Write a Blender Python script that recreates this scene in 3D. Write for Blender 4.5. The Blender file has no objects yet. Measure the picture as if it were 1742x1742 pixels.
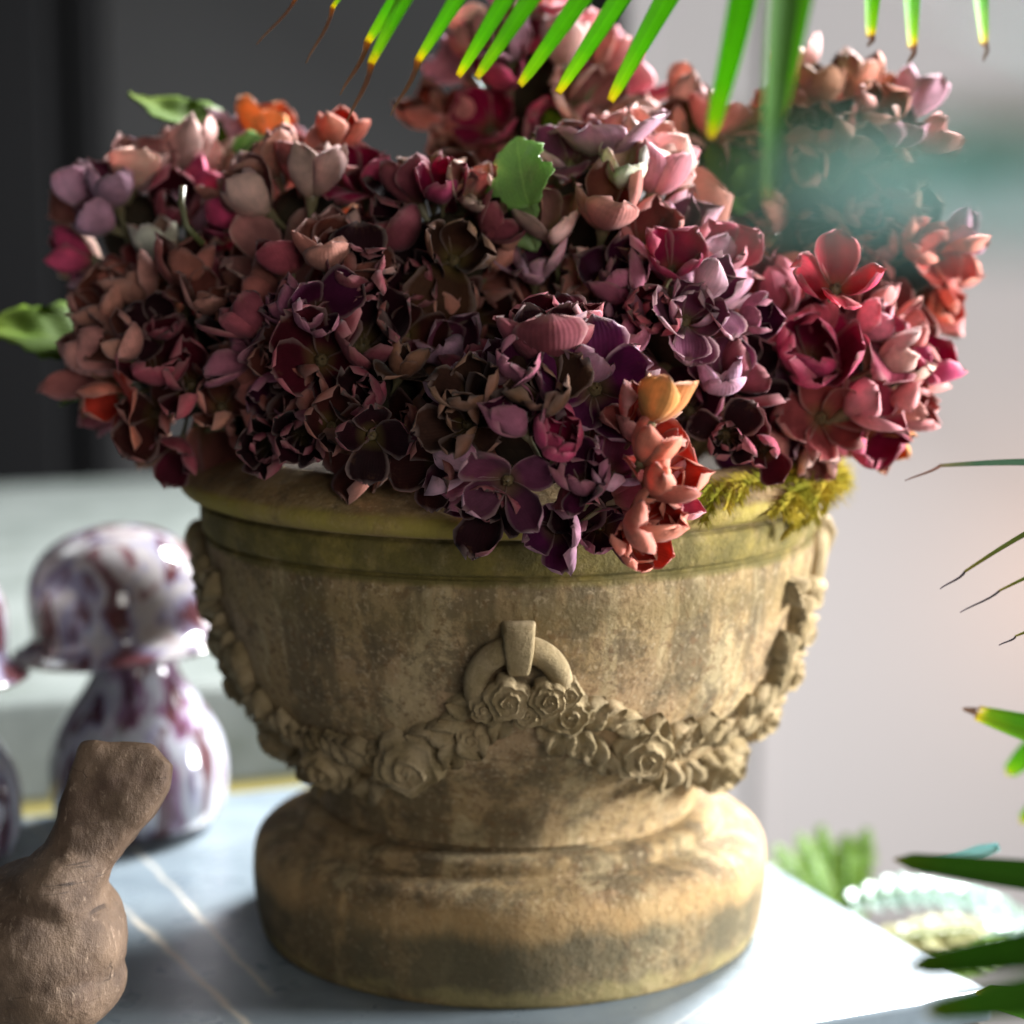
import bpy, bmesh, math, random
from mathutils import Vector, Matrix, noise
R = math.radians
rnd = random.Random(11)
scene = bpy.context.scene
COL = scene.collection

# ------------------------------------------------------------------ camera
CAM_D, CAM_H, PITCH, FPX = 1.34, 0.4687, R(8.7), 3700.0
cam = bpy.data.cameras.new("camera")
cam.sensor_width = 36.0
cam.lens = 36.0 * FPX / 1742.0
cam.clip_start, cam.clip_end = 0.05, 60.0
cam_ob = bpy.data.objects.new("camera", cam)
COL.objects.link(cam_ob)
cam_ob.location = (0.0015, -CAM_D, CAM_H)
cam_ob.rotation_euler = (R(90) - PITCH, 0, 0)
scene.camera = cam_ob
cam.dof.use_dof = True
cam.dof.focus_distance = 1.135
cam.dof.aperture_fstop = cam.lens / 24.0

# ------------------------------------------------------------------ world, lamps, exposure
world = bpy.data.worlds.new("World")
scene.world = world
world.use_nodes = True
bg = world.node_tree.nodes["Background"]
bg.inputs[0].default_value = (0.80, 0.88, 1.0, 1)
bg.inputs[1].default_value = 0.06


def area(name, loc, target, sx, sy, power, col):
    l = bpy.data.lights.new(name, 'AREA')
    l.shape = 'RECTANGLE'; l.size = sx; l.size_y = sy
    l.energy = power; l.color = col
    o = bpy.data.objects.new(name, l); COL.objects.link(o)
    o.location = loc
    d = Vector(target) - Vector(loc)
    o.rotation_euler = d.to_track_quat('-Z', 'Y').to_euler()
    return o


area("window_light", (0.78, 1.16, 1.32), (0.0, 0.0, 0.22), 0.5, 0.5, 200, (0.97, 0.98, 1.0))
area("side_window_light", (1.9, -0.05, 0.48), (0.0, 0.0, 0.18), 0.6, 0.6, 125, (0.97, 0.98, 1.0))
area("front_fill_light", (0.9, -2.4, 0.75), (0.0, 0.0, 0.2), 1.2, 0.8, 16, (1.0, 0.96, 0.90))  # unseen fill added behind the camera to lift the urn front
area("wall_fill_light", (2.1, 1.2, 2.2), (1.1, 2.4, 0.9), 0.9, 0.9, 18, (0.97, 0.97, 1.0))  # lamp added to brighten the back wall, which the key faces away from
area("left_window_light", (-1.7, 1.5, 1.9), (-0.7, 1.1, 0.0), 0.6, 0.6, 3, (0.93, 0.98, 1.0))
lp = bpy.data.lights.new("warm_lamp", 'POINT'); lp.energy = 2.6; lp.color = (1.0, 0.55, 0.32); lp.shadow_soft_size = 0.12
lo = bpy.data.objects.new("warm_lamp", lp); COL.objects.link(lo); lo.location = (1.0, 2.12, -0.22)
scene.view_settings.view_transform = 'Standard'
scene.view_settings.look = 'None'
scene.view_settings.exposure = 0.28
scene.view_settings.gamma = 1.0

# ------------------------------------------------------------------ helpers
CP, SP = math.cos(PITCH), math.sin(PITCH)
CAMP = Vector((0.0015, -CAM_D, CAM_H))
FWD, UPV, RGT = Vector((0, CP, -SP)), Vector((0, SP, CP)), Vector((1, 0, 0))


def ray(px, py):
    return RGT * ((px - 871) / FPX) - UPV * ((py - 871) / FPX) + FWD


def P(px, py, Y):
    d = ray(px, py)
    return CAMP + d * ((Y + CAM_D) / d.y)


def onz(px, py, z):
    d = ray(px, py)
    return CAMP + d * ((z - CAM_H) / d.z)


def depth(p):
    return (Vector(p) - CAMP).dot(FWD)


def camdir(fx, fy, fz):
    return (RGT * fx + UPV * fy - FWD * fz).normalized()


def tag(o, label=None, cat=None, group=None, kind=None):
    if label: o['label'] = label
    if cat: o['category'] = cat
    if group: o['group'] = group
    if kind: o['kind'] = kind
    return o


def link(name, me, mats=None, parent=None, smooth=True):
    o = bpy.data.objects.new(name, me)
    COL.objects.link(o)
    if mats is not None:
        for m in (mats if isinstance(mats, (list, tuple)) else [mats]):
            me.materials.append(m)
    if parent: o.parent = parent
    if smooth:
        me.polygons.foreach_set("use_smooth", [True] * len(me.polygons))
    return o


def empty(name, loc=(0, 0, 0), label=None, cat=None, group=None):
    o = bpy.data.objects.new(name, None)
    o.empty_display_size = 0.02
    COL.objects.link(o); o.location = loc
    return tag(o, label, cat, group)


def mesh(name, v, f, uv=None):
    me = bpy.data.meshes.new(name)
    me.from_pydata([tuple(p) for p in v], [], f)
    if uv is not None:
        l = me.uv_layers.new(name="UVMap")
        idx = [0] * len(me.loops)
        me.loops.foreach_get("vertex_index", idx)
        flat = []
        for i in idx: flat += [uv[i][0], uv[i][1]]
        l.data.foreach_set("uv", flat)
    me.update()
    return me


def lathe_mesh(name, prof, n=128, wob=0.0, seed=0, cx=0, cy=0, tex=6.0):
    v, f = [], []
    for (r, z) in prof:
        for i in range(n):
            a = 2 * math.pi * i / n
            w = 0
            if wob:
                w = wob * noise.noise(Vector((math.cos(a) * tex * .2 + seed, math.sin(a) * tex * .2, z * tex * 5)))
                w += wob * .6 * noise.noise(Vector((math.cos(a) * tex + seed, math.sin(a) * tex, z * tex * 6)))
            rr = max(0, r + w)
            v.append((cx + rr * math.sin(a), cy - rr * math.cos(a), z))
    for k in range(len(prof) - 1):
        for i in range(n):
            j = (i + 1) % n
            f.append((k * n + i, k * n + j, (k + 1) * n + j, (k + 1) * n + i))
    me = mesh(name, v, f)
    bm = bmesh.new(); bm.from_mesh(me)
    bmesh.ops.remove_doubles(bm, verts=bm.verts, dist=1e-6)
    bmesh.ops.recalc_face_normals(bm, faces=bm.faces)
    bm.to_mesh(me); bm.free()
    return me


def smooth_prof(pts, sub=3):
    out = []
    for i in range(len(pts) - 1):
        p0 = pts[max(0, i - 1)]; p1 = pts[i]; p2 = pts[i + 1]; p3 = pts[min(len(pts) - 1, i + 2)]
        for s in range(sub):
            t = s / sub
            q = []
            for c in (0, 1):
                a, b, cc, d = p0[c], p1[c], p2[c], p3[c]
                q.append(0.5 * (2 * b + (cc - a) * t + (2 * a - 5 * b + 4 * cc - d) * t * t + (-a + 3 * b - 3 * cc + d) * t ** 3))
            out.append(tuple(q))
    out.append(pts[-1])
    return out


def tube_mesh(name, pts, rad, n=8):
    v, f, uv = [], [], []
    m = len(pts)
    for k, p in enumerate(pts):
        p = Vector(p)
        t = (Vector(pts[min(m - 1, k + 1)]) - Vector(pts[max(0, k - 1)])).normalized()
        a = t.orthogonal().normalized() if k == 0 else (a - t * a.dot(t)).normalized()
        b = t.cross(a)
        r = rad[k] if isinstance(rad, (list, tuple)) else rad
        for i in range(n):
            th = 2 * math.pi * i / n
            v.append(p + (a * math.cos(th) + b * math.sin(th)) * r); uv.append((i / n, k / (m - 1)))
    for k in range(m - 1):
        for i in range(n):
            j = (i + 1) % n
            f.append((k * n + i, k * n + j, (k + 1) * n + j, (k + 1) * n + i))
    f.append(tuple(range(n))[::-1]); f.append(tuple(range((m - 1) * n, m * n)))
    return mesh(name, v, f, uv)


def box_mesh(name, x0, x1, y0, y1, z0, z1, bev=0.0, seg=2):
    bm = bmesh.new()
    bmesh.ops.create_cube(bm, size=1)
    for q in bm.verts:
        q.co = Vector(((x0 + x1) / 2 + q.co.x * (x1 - x0), (y0 + y1) / 2 + q.co.y * (y1 - y0), (z0 + z1) / 2 + q.co.z * (z1 - z0)))
    if bev:
        bmesh.ops.bevel(bm, geom=bm.edges[:], offset=bev, segments=seg, affect='EDGES', profile=.5)
    me = bpy.data.meshes.new(name); bm.to_mesh(me); bm.free()
    return me


# ------------------------------------------------------------------ material helpers
class NT:
    def __init__(s, name):
        s.m = bpy.data.materials.new(name); s.m.use_nodes = True
        s.t = s.m.node_tree; s.n = s.t.nodes; s.l = s.t.links
        s.b = s.n["Principled BSDF"]; s.out = s.n["Material Output"]

    def node(s, typ, **kw):
        n = s.n.new(typ)
        for k, v in kw.items(): setattr(n, k, v)
        return n

    def set(s, sock, v):
        if hasattr(v, 'default_value') or hasattr(v, 'is_linked'): s.l.new(v, sock)
        else: sock.default_value = v

    def coord(s, which="Object"):
        return s.node("ShaderNodeTexCoord").outputs[which]

    def mapping(s, vec, scale=(1, 1, 1), loc=(0, 0, 0), rot=(0, 0, 0)):
        m = s.node("ShaderNodeMapping"); s.l.new(vec, m.inputs[0])
        m.inputs['Scale'].default_value = scale; m.inputs['Location'].default_value = loc
        m.inputs['Rotation'].default_value = rot
        return m.outputs[0]

    def noise(s, vec, scale, detail=4, rough=.55, dist=0.0, out=0):
        n = s.node("ShaderNodeTexNoise"); s.l.new(vec, n.inputs['Vector'])
        n.inputs['Scale'].default_value = scale; n.inputs['Detail'].default_value = detail
        n.inputs['Roughness'].default_value = rough; n.inputs['Distortion'].default_value = dist
        return n.outputs[out]

    def ramp(s, fac, stops, interp='LINEAR'):
        r = s.node("ShaderNodeValToRGB"); r.color_ramp.interpolation = interp
        e = r.color_ramp.elements
        while len(e) < len(stops): e.new(0.5)
        for i, (p, c) in enumerate(stops):
            e[i].position = p
            e[i].color = (c, c, c, 1) if isinstance(c, (int, float)) else tuple(c) + ((1,) if len(c) == 3 else ())
        s.l.new(fac, r.inputs[0])
        return r.outputs[0]

    def mix(s, fac, a, b, mode='MIX'):
        m = s.node("ShaderNodeMix", data_type='RGBA', blend_type=mode)
        s.set(m.inputs[0], fac)
        for k, v in ((6, a), (7, b)):
            if isinstance(v, tuple): m.inputs[k].default_value = v if len(v) == 4 else v + (1,)
            else: s.l.new(v, m.inputs[k])
        return m.outputs[2]

    def math(s, op, a, b=0.0, c=None, clamp=False):
        m = s.node("ShaderNodeMath", operation=op); m.use_clamp = clamp
        s.set(m.inputs[0], a); s.set(m.inputs[1], b)
        if c is not None: s.set(m.inputs[2], c)
        return m.outputs[0]

    def sep(s, vec):
        n = s.node("ShaderNodeSeparateXYZ"); s.l.new(vec, n.inputs[0])
        return n.outputs

    def bump(s, h, strength=.3, dist=.002):
        b = s.node("ShaderNodeBump"); b.inputs['Strength'].default_value = strength
        b.inputs['Distance'].default_value = dist
        s.l.new(h, b.inputs['Height']); s.l.new(b.outputs[0], s.b.inputs['Normal'])
        return b.outputs[0]

    def fin(s, col=None, rough=None, spec=None, metal=None, coat=None, trans=None):
        if col is not None: s.set(s.b.inputs['Base Color'], col if not isinstance(col, tuple) else (col + (1,) if len(col) == 3 else col))
        if rough is not None: s.set(s.b.inputs['Roughness'], rough)
        if spec is not None: s.b.inputs['Specular IOR Level'].default_value = spec
        if coat is not None: s.b.inputs['Coat Weight'].default_value = coat
        if trans is not None: s.set(s.b.inputs['Transmission Weight'], trans)
        return s.m

    def translucent(s, col, w):
        t = s.node("ShaderNodeBsdfTranslucent"); s.set(t.inputs[0], col)
        x = s.node("ShaderNodeMixShader"); s.set(x.inputs[0], w)
        s.l.new(s.b.outputs[0], x.inputs[1]); s.l.new(t.outputs[0], x.inputs[2])
        s.l.new(x.outputs[0], s.out.inputs['Surface'])


# ---- terracotta
def terracotta(name, zbands, seed=0.0, zrag=.006, world_pos=False):
    M = NT(name)
    c = M.node("ShaderNodeNewGeometry").outputs['Position'] if world_pos else M.coord()
    cs = M.mapping(c, loc=(seed, seed * .7, seed * .3))
    n1 = M.noise(cs, 13, 5, .6)
    col = M.mix(M.ramp(n1, [(.30, 0), (.70, 1)]), (.265, .175, .076), (.43, .305, .152))
    # pinkish patches and pale lime bloom
    col = M.mix(M.ramp(M.noise(cs, 7.5, 4, .6, 1.0), [(.50, 0), (.68, .45)]), col, (.40, .26, .17))
    col = M.mix(M.ramp(M.noise(cs, 9, 6, .7), [(.55, 0), (.72, .35)]), col, (.48, .40, .26))
    # vertical weather streaks with a shape of their own
    st = M.mapping(c, scale=(26, 26, 3.0), loc=(seed, 3.1 + seed, 0))
    col = M.mix(M.ramp(M.noise(st, 1.0, 5, .6), [(.47, 0), (.545, .82)]), col, (.14, .105, .055))
    st2 = M.mapping(c, scale=(34, 34, 2.2), loc=(seed + 5, 9.1, 0))
    col = M.mix(M.ramp(M.noise(st2, 1.0, 4, .55), [(.56, 0), (.62, .55)]), col, (.47, .37, .20))
    # blotchy dark weathering
    bl = M.noise(cs, 38, 10, .78, .3)
    col = M.mix(M.ramp(bl, [(.49, 0), (.58, .68)]), col, (.095, .07, .04))
    # specks / pitting
    sp = M.noise(cs, 170, 4, .65)
    col = M.mix(M.ramp(sp, [(.54, 0), (.63, .75)]), col, (.17, .10, .045))
    sp2 = M.noise(cs, 330, 2, .5)
    col = M.mix(M.ramp(sp2, [(.58, 0), (.70, .4)]), col, (.60, .47, .29))
    z = M.math('ADD', M.sep(c)[2], M.math('MULTIPLY', M.math('SUBTRACT', M.noise(M.mapping(c, scale=(30, 30, 12), loc=(seed, 0, 2)), 1.0, 5, .7), .5), zrag))
    for (z0, z1, soft, tint, amt, nsc) in zbands:
        up = M.math('SUBTRACT', z, z0); up = M.math('DIVIDE', up, soft, clamp=True)
        dn = M.math('SUBTRACT', z1, z); dn = M.math('DIVIDE', dn, soft, clamp=True)
        band = M.math('MULTIPLY', up, dn)
        nn = M.ramp(M.noise(cs, nsc, 6, .68), [(.30, 0), (.55, 1)])
        fac = M.math('MULTIPLY', M.math('MULTIPLY', band, nn), amt, clamp=True)
        col = M.mix(fac, col, tint)
    h = M.math('ADD', M.noise(cs, 60, 8, .75), M.math('MULTIPLY', sp, .55))
    M.bump(h, .85, .0028)
    return M.fin(col, .88, .25)


# ------------------------------------------------------------------ background walls and floor
def plain_wall(name, col, sc=2.0, amt=.12, rough=.8):
    M = NT(name); c = M.coord()
    n = M.noise(c, sc, 5, .6)
    cc = M.mix(M.math('MULTIPLY', n, amt), col, tuple(x * .6 for x in col))
    M.bump(M.noise(c, 90, 3), .08, .002)
    return M.fin(cc, rough, .2)


M_LIGHTWALL = plain_wall("greige wall paint", (.40, .378, .372))
M_DARKWALL = plain_wall("charcoal door paint", (.040, .040, .040))
M_BLACK = plain_wall("black frame paint", (.006, .006, .0065), rough=.6)
M_FLOOR = plain_wall("grey stone floor", (.16, .155, .15), 5)

WY = 2.4
xw = lambda px, py=600, Y=WY: P(px, py, Y).x
tag(link("floor", box_mesh("floor", -4, 4, -2.5, 4, -0.95, -0.85), M_FLOOR, smooth=False), kind='structure')
wr = tag(link("wall", box_mesh("wall", xw(1058), 3.4, WY, WY + .12, -.85, 2.6), M_LIGHTWALL, smooth=False), kind='structure')
for (a, b_) in ((1058, 1105), (1292, 1322)):
    link("wall_moulding", box_mesh("wall_moulding", xw(a) + .0, xw(b_), WY - .022, WY - .0, -.85, 2.6, .006), M_LIGHTWALL, wr, smooth=False)
dd = empty("door", (xw(600), WY + .10, -.85), "tall charcoal grey door leaf in the shade behind the flowers", "door")
Mi = Matrix.Translation(-Vector(dd.location))


def dlink(name, me, m):
    me.transform(Mi); return link(name, me, m, dd, smooth=False)


dlink("door_panel", box_mesh("door_panel", xw(172), xw(1058) - .002, WY + .10, WY + .14, -.85, 2.6, .006), M_DARKWALL)
df = empty("door_frame", (xw(60), WY, -.85), "black door frame at the dark left edge of the background", "door frame")
for (a, b_, y0) in ((-400, 92, .0), (94, 142, .05), (144, 171, .02)):
    me = box_mesh("frame_board", xw(a), xw(b_), WY + y0, WY + .2, -.85, 2.6, .004)
    me.transform(Matrix.Translation(-Vector(df.location)))
    link("frame_board", me, M_BLACK, df, smooth=False)

# ------------------------------------------------------------------ stone bench behind
M = NT("weathered grey stone"); c = M.coord()
col = M.mix(M.ramp(M.noise(c, 9, 6, .65), [(.35, 0), (.65, 1)]), (.085, .10, .09), (.155, .172, .16))
col = M.mix(M.ramp(M.noise(c, 22, 6, .7), [(.55, 0), (.7, .5)]), col, (.06, .07, .05))
M.bump(M.noise(c, 40, 6, .7), .3, .004)
M_STONE = M.fin(col, .8, .3)
M = NT("mossy stone"); c = M.coord()
col = M.mix(M.noise(c, 20, 6, .7), (.09, .08, .025), (.17, .14, .035))
M_MOSSY = M.fin(col, .9, .2)

pf = onz(200, 1175, .05); pb = onz(150, 815, .05)
bench = empty("stone_bench", (-.45, 1.1, -.85), "pale grey stone bench top standing behind the glass mushroom", "bench")
bench.rotation_euler = (0, 0, R(20))
bench.location = (pf.x, pf.y, -.85)


def blink(name, x0, x1, y0, y1, z0, z1, m, bev=.012):
    return link(name, box_mesh(name, x0, x1, y0, y1, z0 + .85, z1 + .85, bev, 3), m, bench, smooth=False)


blink("bench_top", -1.2, .34, 0, pb.y - pf.y, -.055, .05, M_STONE)
blink("bench_base", -1.1, .28, .02, pb.y - pf.y - .06, -.85, -.057, M_STONE)
blink("mossy_ledge", -1.15, .30, -.05, .018, -.85, -.035, M_MOSSY, .008)

# ------------------------------------------------------------------ marble slab table
YAW = R(23)
table = empty("marble_table", (0, 0, -.85), "blue grey marble slab table with pale veins carrying the stone urn", "table")
table.rotation_euler = (0, 0, YAW)
M = NT("blue grey marble"); c = M.coord()
n = M.noise(c, 5, 7, .65, 1.2)
col = M.mix(M.ramp(n, [(.35, 0), (.68, 1)]), (.135, .17, .195), (.215, .258, .282))
col = M.mix(M.ramp(M.noise(c, 14, 6, .7, .8), [(.5, 0), (.7, .55)]), col, (.115, .14, .16))
nd = M.noise(c, 9, 5, .6)
nd2 = M.noise(c, 45, 4, .6)


def local(p):
    q = Vector(p); ca, sa = math.cos(-YAW), math.sin(-YAW)
    return (q.x * ca - q.y * sa, q.x * sa + q.y * ca)


xyz = M.sep(c)
for (a, b_, w, amt) in (((246, 1582), (420, 1742), .0020, .9), ((328, 1551), (440, 1669), .0016, .7), ((60, 1405), (246, 1582), .0014, .45),
                        ((230, 1440), (328, 1551), .0012, .5), ((1150, 1742), (1420, 1560), .001, .25), ((1350, 1700), (1300, 1500), .001, .2)):
    A = local(onz(a[0], a[1], 0)); B = local(onz(b_[0], b_[1], 0))
    dx, dy = B[0] - A[0], B[1] - A[1]; L = math.hypot(dx, dy)
    nx, ny = -dy / L, dx / L
    dist = M.math('ADD', M.math('ADD', M.math('MULTIPLY', xyz[0], nx), M.math('MULTIPLY', xyz[1], ny)), -(A[0] * nx + A[1] * ny))
    dist = M.math('ADD', dist, M.math('MULTIPLY', M.math('SUBTRACT', nd, .5), .010))
    dist = M.math('ADD', dist, M.math('MULTIPLY', M.math('SUBTRACT', nd2, .5), .006))
    fac = M.math('SUBTRACT', 1.0, M.math('DIVIDE', M.math('ABSOLUTE', dist), w * 2.2), clamp=True)
    al = M.math('ADD', M.math('ADD', M.math('MULTIPLY', xyz[0], dx / L), M.math('MULTIPLY', xyz[1], dy / L)), -(A[0] * dx + A[1] * dy) / L)
    g1 = M.math('DIVIDE', M.math('ADD', al, .03), .02, clamp=True)
    g2 = M.math('DIVIDE', M.math('SUBTRACT', L + .03, al), .02, clamp=True)
    fac = M.math('MULTIPLY', M.math('MULTIPLY', fac, g1), M.math('MULTIPLY', g2, amt), clamp=True)
    col = M.mix(fac, col, (.62, .55, .44))
M.bump(M.noise(c, 60, 4), .06, .001)
M_MARBLE = M.fin(col, M.ramp(M.noise(c, 30, 4), [(.3, .24), (.7, .42)]), .5)
M = NT("dark oiled wood"); c = M.coord()
g = M.noise(M.mapping(c, scale=(3, 40, 40)), 1.5, 5, .6)
M_WOOD = M.fin(M.mix(g, (.035, .022, .014), (.10, .062, .035)), .5, .4)
U0, U1, V0, V1 = -1.1, .210, -.228, .349
link("marble_slab", box_mesh("marble_slab", U0, U1, V0, V1, .832, .85, .003, 3), M_MARBLE, table, smooth=False)
link("apron", box_mesh("apron", U0 + .004, U1 - .004, V0 + .004, V1 - .004, .76, .8315, .002), M_WOOD, table, smooth=False)
for (lx, ly) in ((U0 + .05, V0 + .05), (U0 + .05, V1 - .05), (U1 - .05, V0 + .05), (U1 - .05, V1 - .05)):
    link("leg", box_mesh("leg", lx - .03, lx + .03, ly - .03, ly + .03, 0, .7595, .003), M_WOOD, table, smooth=False)

# ------------------------------------------------------------------ urn


def zr(hw, py):
    ang = PITCH + math.atan((py - 871) / FPX)
    z = CAM_H - CAM_D * math.tan(ang)
    d = CAM_D * CP + (CAM_H - z) * SP
    return (hw * d / FPX, z)


Z0 = zr(0, 1568)[1]
zz = lambda hw, py: (zr(hw, py)[0], zr(hw, py)[1] - Z0)
rim_px = [(415, 850), (424, 800), (434, 775), (450, 764), (472, 765), (512, 781), (540, 797), (551, 806), (554, 813), (553, 821), (547, 829), (537, 835), (525, 839.5)]
band_px = [(519, 840), (514, 842), (514, 845), (520, 848), (522, 857), (521, 876), (516, 892), (511, 895), (507, 897), (506, 900), (511, 903)]
body_px = [(511, 903), (512, 915), (510, 945), (504, 980), (495, 1020), (483, 1062), (466, 1110), (442, 1160), (409, 1210), (370, 1256), (340, 1297), (325, 1325), (320, 1341), (320, 1352)]
foot_px = [(317, 1352.5), (311, 1355), (311, 1360), (330, 1361), (346, 1363), (355, 1368), (357, 1376), (357, 1383), (362, 1387), (388, 1392), (410, 1400), (424, 1411), (431, 1426), (433, 1445), (433, 1472), (430, 1505), (424, 1540), (417, 1560), (409, 1568), (0, 1568)]
T = lambda pts: [zz(*p) for p in pts]
rim_p, band_p, body_p, foot_p = T(rim_px), T(band_px), T(body_px), T(foot_px)
zof = lambda py: zz(0, py)[1]
MOSS_T = (.20, .155, .025)
M_RIM = terracotta("weathered terracotta rim", [(zof(845), zof(760), .004, (.36, .23, .085), .55, 30), (zof(842), zof(800), .003, (.33, .26, .05), .9, 14)], seed=1.3)
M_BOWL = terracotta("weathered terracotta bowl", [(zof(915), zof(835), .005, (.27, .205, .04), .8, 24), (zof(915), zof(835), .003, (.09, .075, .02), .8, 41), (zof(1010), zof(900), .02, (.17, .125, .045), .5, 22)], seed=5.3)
M_FOOT = terracotta("weathered terracotta foot", [(zof(1568), zof(1437), .008, (.10, .085, .048), .85, 16), (zof(1585), zof(1530), .006, (.33, .27, .11), .6, 26), (zof(1470), zof(1400), .01, (.47, .29, .12), .6, 9)], seed=7.7, zrag=.03)
M_RELIEF = terracotta("terracotta relief", [(-1, 1, .01, (.50, .385, .23), .75, 20), (-1, 1, .01, (.14, .10, .03), .5, 45)], seed=2.2, world_pos=True)

urn = empty("stone_urn", (0, 0, 0), "weathered terracotta urn with rose garland relief filled with burgundy flowers", "urn")
link("rim", lathe_mesh("rim", smooth_prof(rim_p, 3), 160, .0014, 1), M_RIM, urn)
link("rim_band", lathe_mesh("rim_band", smooth_prof(band_p, 3), 160, .0008, 2), M_BOWL, urn)
link("bowl", lathe_mesh("bowl", smooth_prof(body_p, 4), 160, .0012, 3), M_BOWL, urn)
link("foot", lathe_mesh("foot", smooth_prof(foot_p[:-1], 3) + [foot_p[-1]], 160, .0005, 4), M_FOOT, urn)
M = NT("dark potting soil"); c = M.coord()
M.bump(M.noise(c, 80, 6, .8), .8, .01)
soil = M.fin(M.mix(M.noise(c, 90, 5), (.012, .009, .006), (.04, .028, .018)), 1.0, .1)
sp_ = [(0, zof(800) + .004)] + [(zz(422, 800)[0] * k, zof(800) + .004 - .006 * k) for k in (.3, .6, .85, 1.0)]
link("soil", lathe_mesh("soil", sp_, 64, .002, 6), soil, urn)

prof_all = sorted([(z, r) for (r, z) in smooth_prof(body_p, 4) + band_p + rim_p[5:]], key=lambda q: q[0])


def rprof(z):
    if z <= prof_all[0][0] or z >= prof_all[-1][0]: return None
    for i in range(len(prof_all) - 1):
        if prof_all[i][0] <= z <= prof_all[i + 1][0]:
            a, b_ = prof_all[i], prof_all[i + 1]
            t = (z - a[0]) / max(1e-9, b_[0] - a[0])
            return a[1] + (b_[1] - a[1]) * t
    return None


def surf(px, py):
    d = ray(px, py); best = None
    t = 1.0
    while t < 1.55:
        p = CAMP + d * t
        rp = rprof(p.z)
        if rp is not None:
            g = math.hypot(p.x, p.y) - rp
            if best is None or g < best[0]: best = (g, p.copy())
            if g <= 0: break
        t += .001
    p = best[1]; rp = rprof(p.z)
    a = math.atan2(p.x, -p.y)
    return surf_at(a, p.z)


def surf_at(a, z):
    rp = rprof(z); rp1 = rprof(z + .003) or rp; rp0 = rprof(z - .003) or rp
    slope = (rp1 - rp0) / .006
    pos = Vector((rp * math.sin(a), -rp * math.cos(a), z))
    nrm = Vector((math.sin(a), -math.cos(a), -slope)).normalized()
    tan = Vector((math.cos(a), math.sin(a), 0))
    up = nrm.cross(tan).normalized()
    if up.z < 0: up = -up
    return pos, nrm, tan, up


def relief_matrix(pos, nrm, tan, up, rot, s, lift=0.0):
    x = tan * math.cos(rot) + up * math.sin(rot)
    y = nrm.cross(x)
    m = Matrix((x, y, nrm)).transposed().to_4x4()
    return Matrix.Translation(pos + nrm * lift) @ m @ Matrix.Scale(s, 4)


def rose_mesh(seed):
    rn = random.Random(seed)
    nr, na = 26, 44
    v, f = [], []
    ph = rn.random() * 6
    turns = 2.7
    for i in range(nr + 1):
        q = i / nr
        for j in range(na):
            a = 2 * math.pi * j / na
            edge = 1 + .10 * math.sin(5 * a + ph) * q + .04 * math.sin(11 * a)
            s = q * turns + a / (2 * math.pi) + .10 * math.sin(3 * a + ph + q * 7)
            fr = s - math.floor(s)
            ridge = (fr ** 2.2 if fr < .86 else (1 - fr) / .14 * .72)
            base = .46 * (1 - q ** 2.2)
            h = base + ridge * (.42 - .08 * q) * (.5 + .5 * min(1, q * 6))
            if q < .09: h = .62
            if i == nr: h = -.7
            v.append((math.cos(a) * q * edge, math.sin(a) * q * edge, h))
    for i in range(nr):
        for j in range(na):
            k = (j + 1) % na
            f.append((i * na + j, (i + 1) * na + j, (i + 1) * na + k, i * na + k))
    return mesh("garland_rose", v, f)


def relief_leaf_mesh(seed):
    rn = random.Random(seed)
    n = 10
    us = [-1.06, -1.0, -.55, -.10, 0.0, .10, .55, 1.0, 1.06]
    v, f = [], []
    bend = rn.uniform(-.35, .35)
    for i in range(n + 1):
        t = i / n
        hw = .33 * math.sin(math.pi * min(1, t ** .85 * .97 + .03)) ** .85
        hw *= 1 + .05 * ((i % 2) - .5)
        for j, u in enumerate(us):
            h = .20 + .17 * abs(u) ** 1.5 - .06 * t * t + .16 * math.sin(math.pi * t) - .10 * (1 - min(1, abs(u) / .25)) - .025 * ((i % 2) if abs(u) > .3 else 0)
            if abs(u) > 1.01: h = -.05
            if i == 0: h -= .12
            v.append((t, max(.012, hw) * u * 1.25 + bend * t * t * .5, h))
    q = len(us)
    for i in range(n):
        for j in range(q - 1):
            a = i * q + j
            f.append((a, a + q, a + q + 1, a + 1))
    b = len(v)
    f.append([n * q + j for j in range(q)])
    me = mesh("garland_leaf", v, f)
    bm = bmesh.new(); bm.from_mesh(me); bm.normal_update()
    if sum(x.normal.z for x in bm.faces) < 0: bmesh.ops.reverse_faces(bm, faces=bm.faces)
    bm.to_mesh(me); bm.free()
    return me


def setmats(me, ms):
    for m in ms: me.materials.append(m)
    me.polygons.foreach_set("use_smooth", [True] * len(me.polygons))
    return me


ROSES = [setmats(rose_mesh(i), [M_RELIEF]) for i in range(5)]
RLEAVES = [setmats(relief_leaf_mesh(i), [M_RELIEF]) for i in range(6)]


def inst(name, me, mat, parent):
    o = bpy.data.objects.new(name, me); COL.objects.link(o); o.parent = parent
    o.matrix_local = mat
    return o


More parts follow.
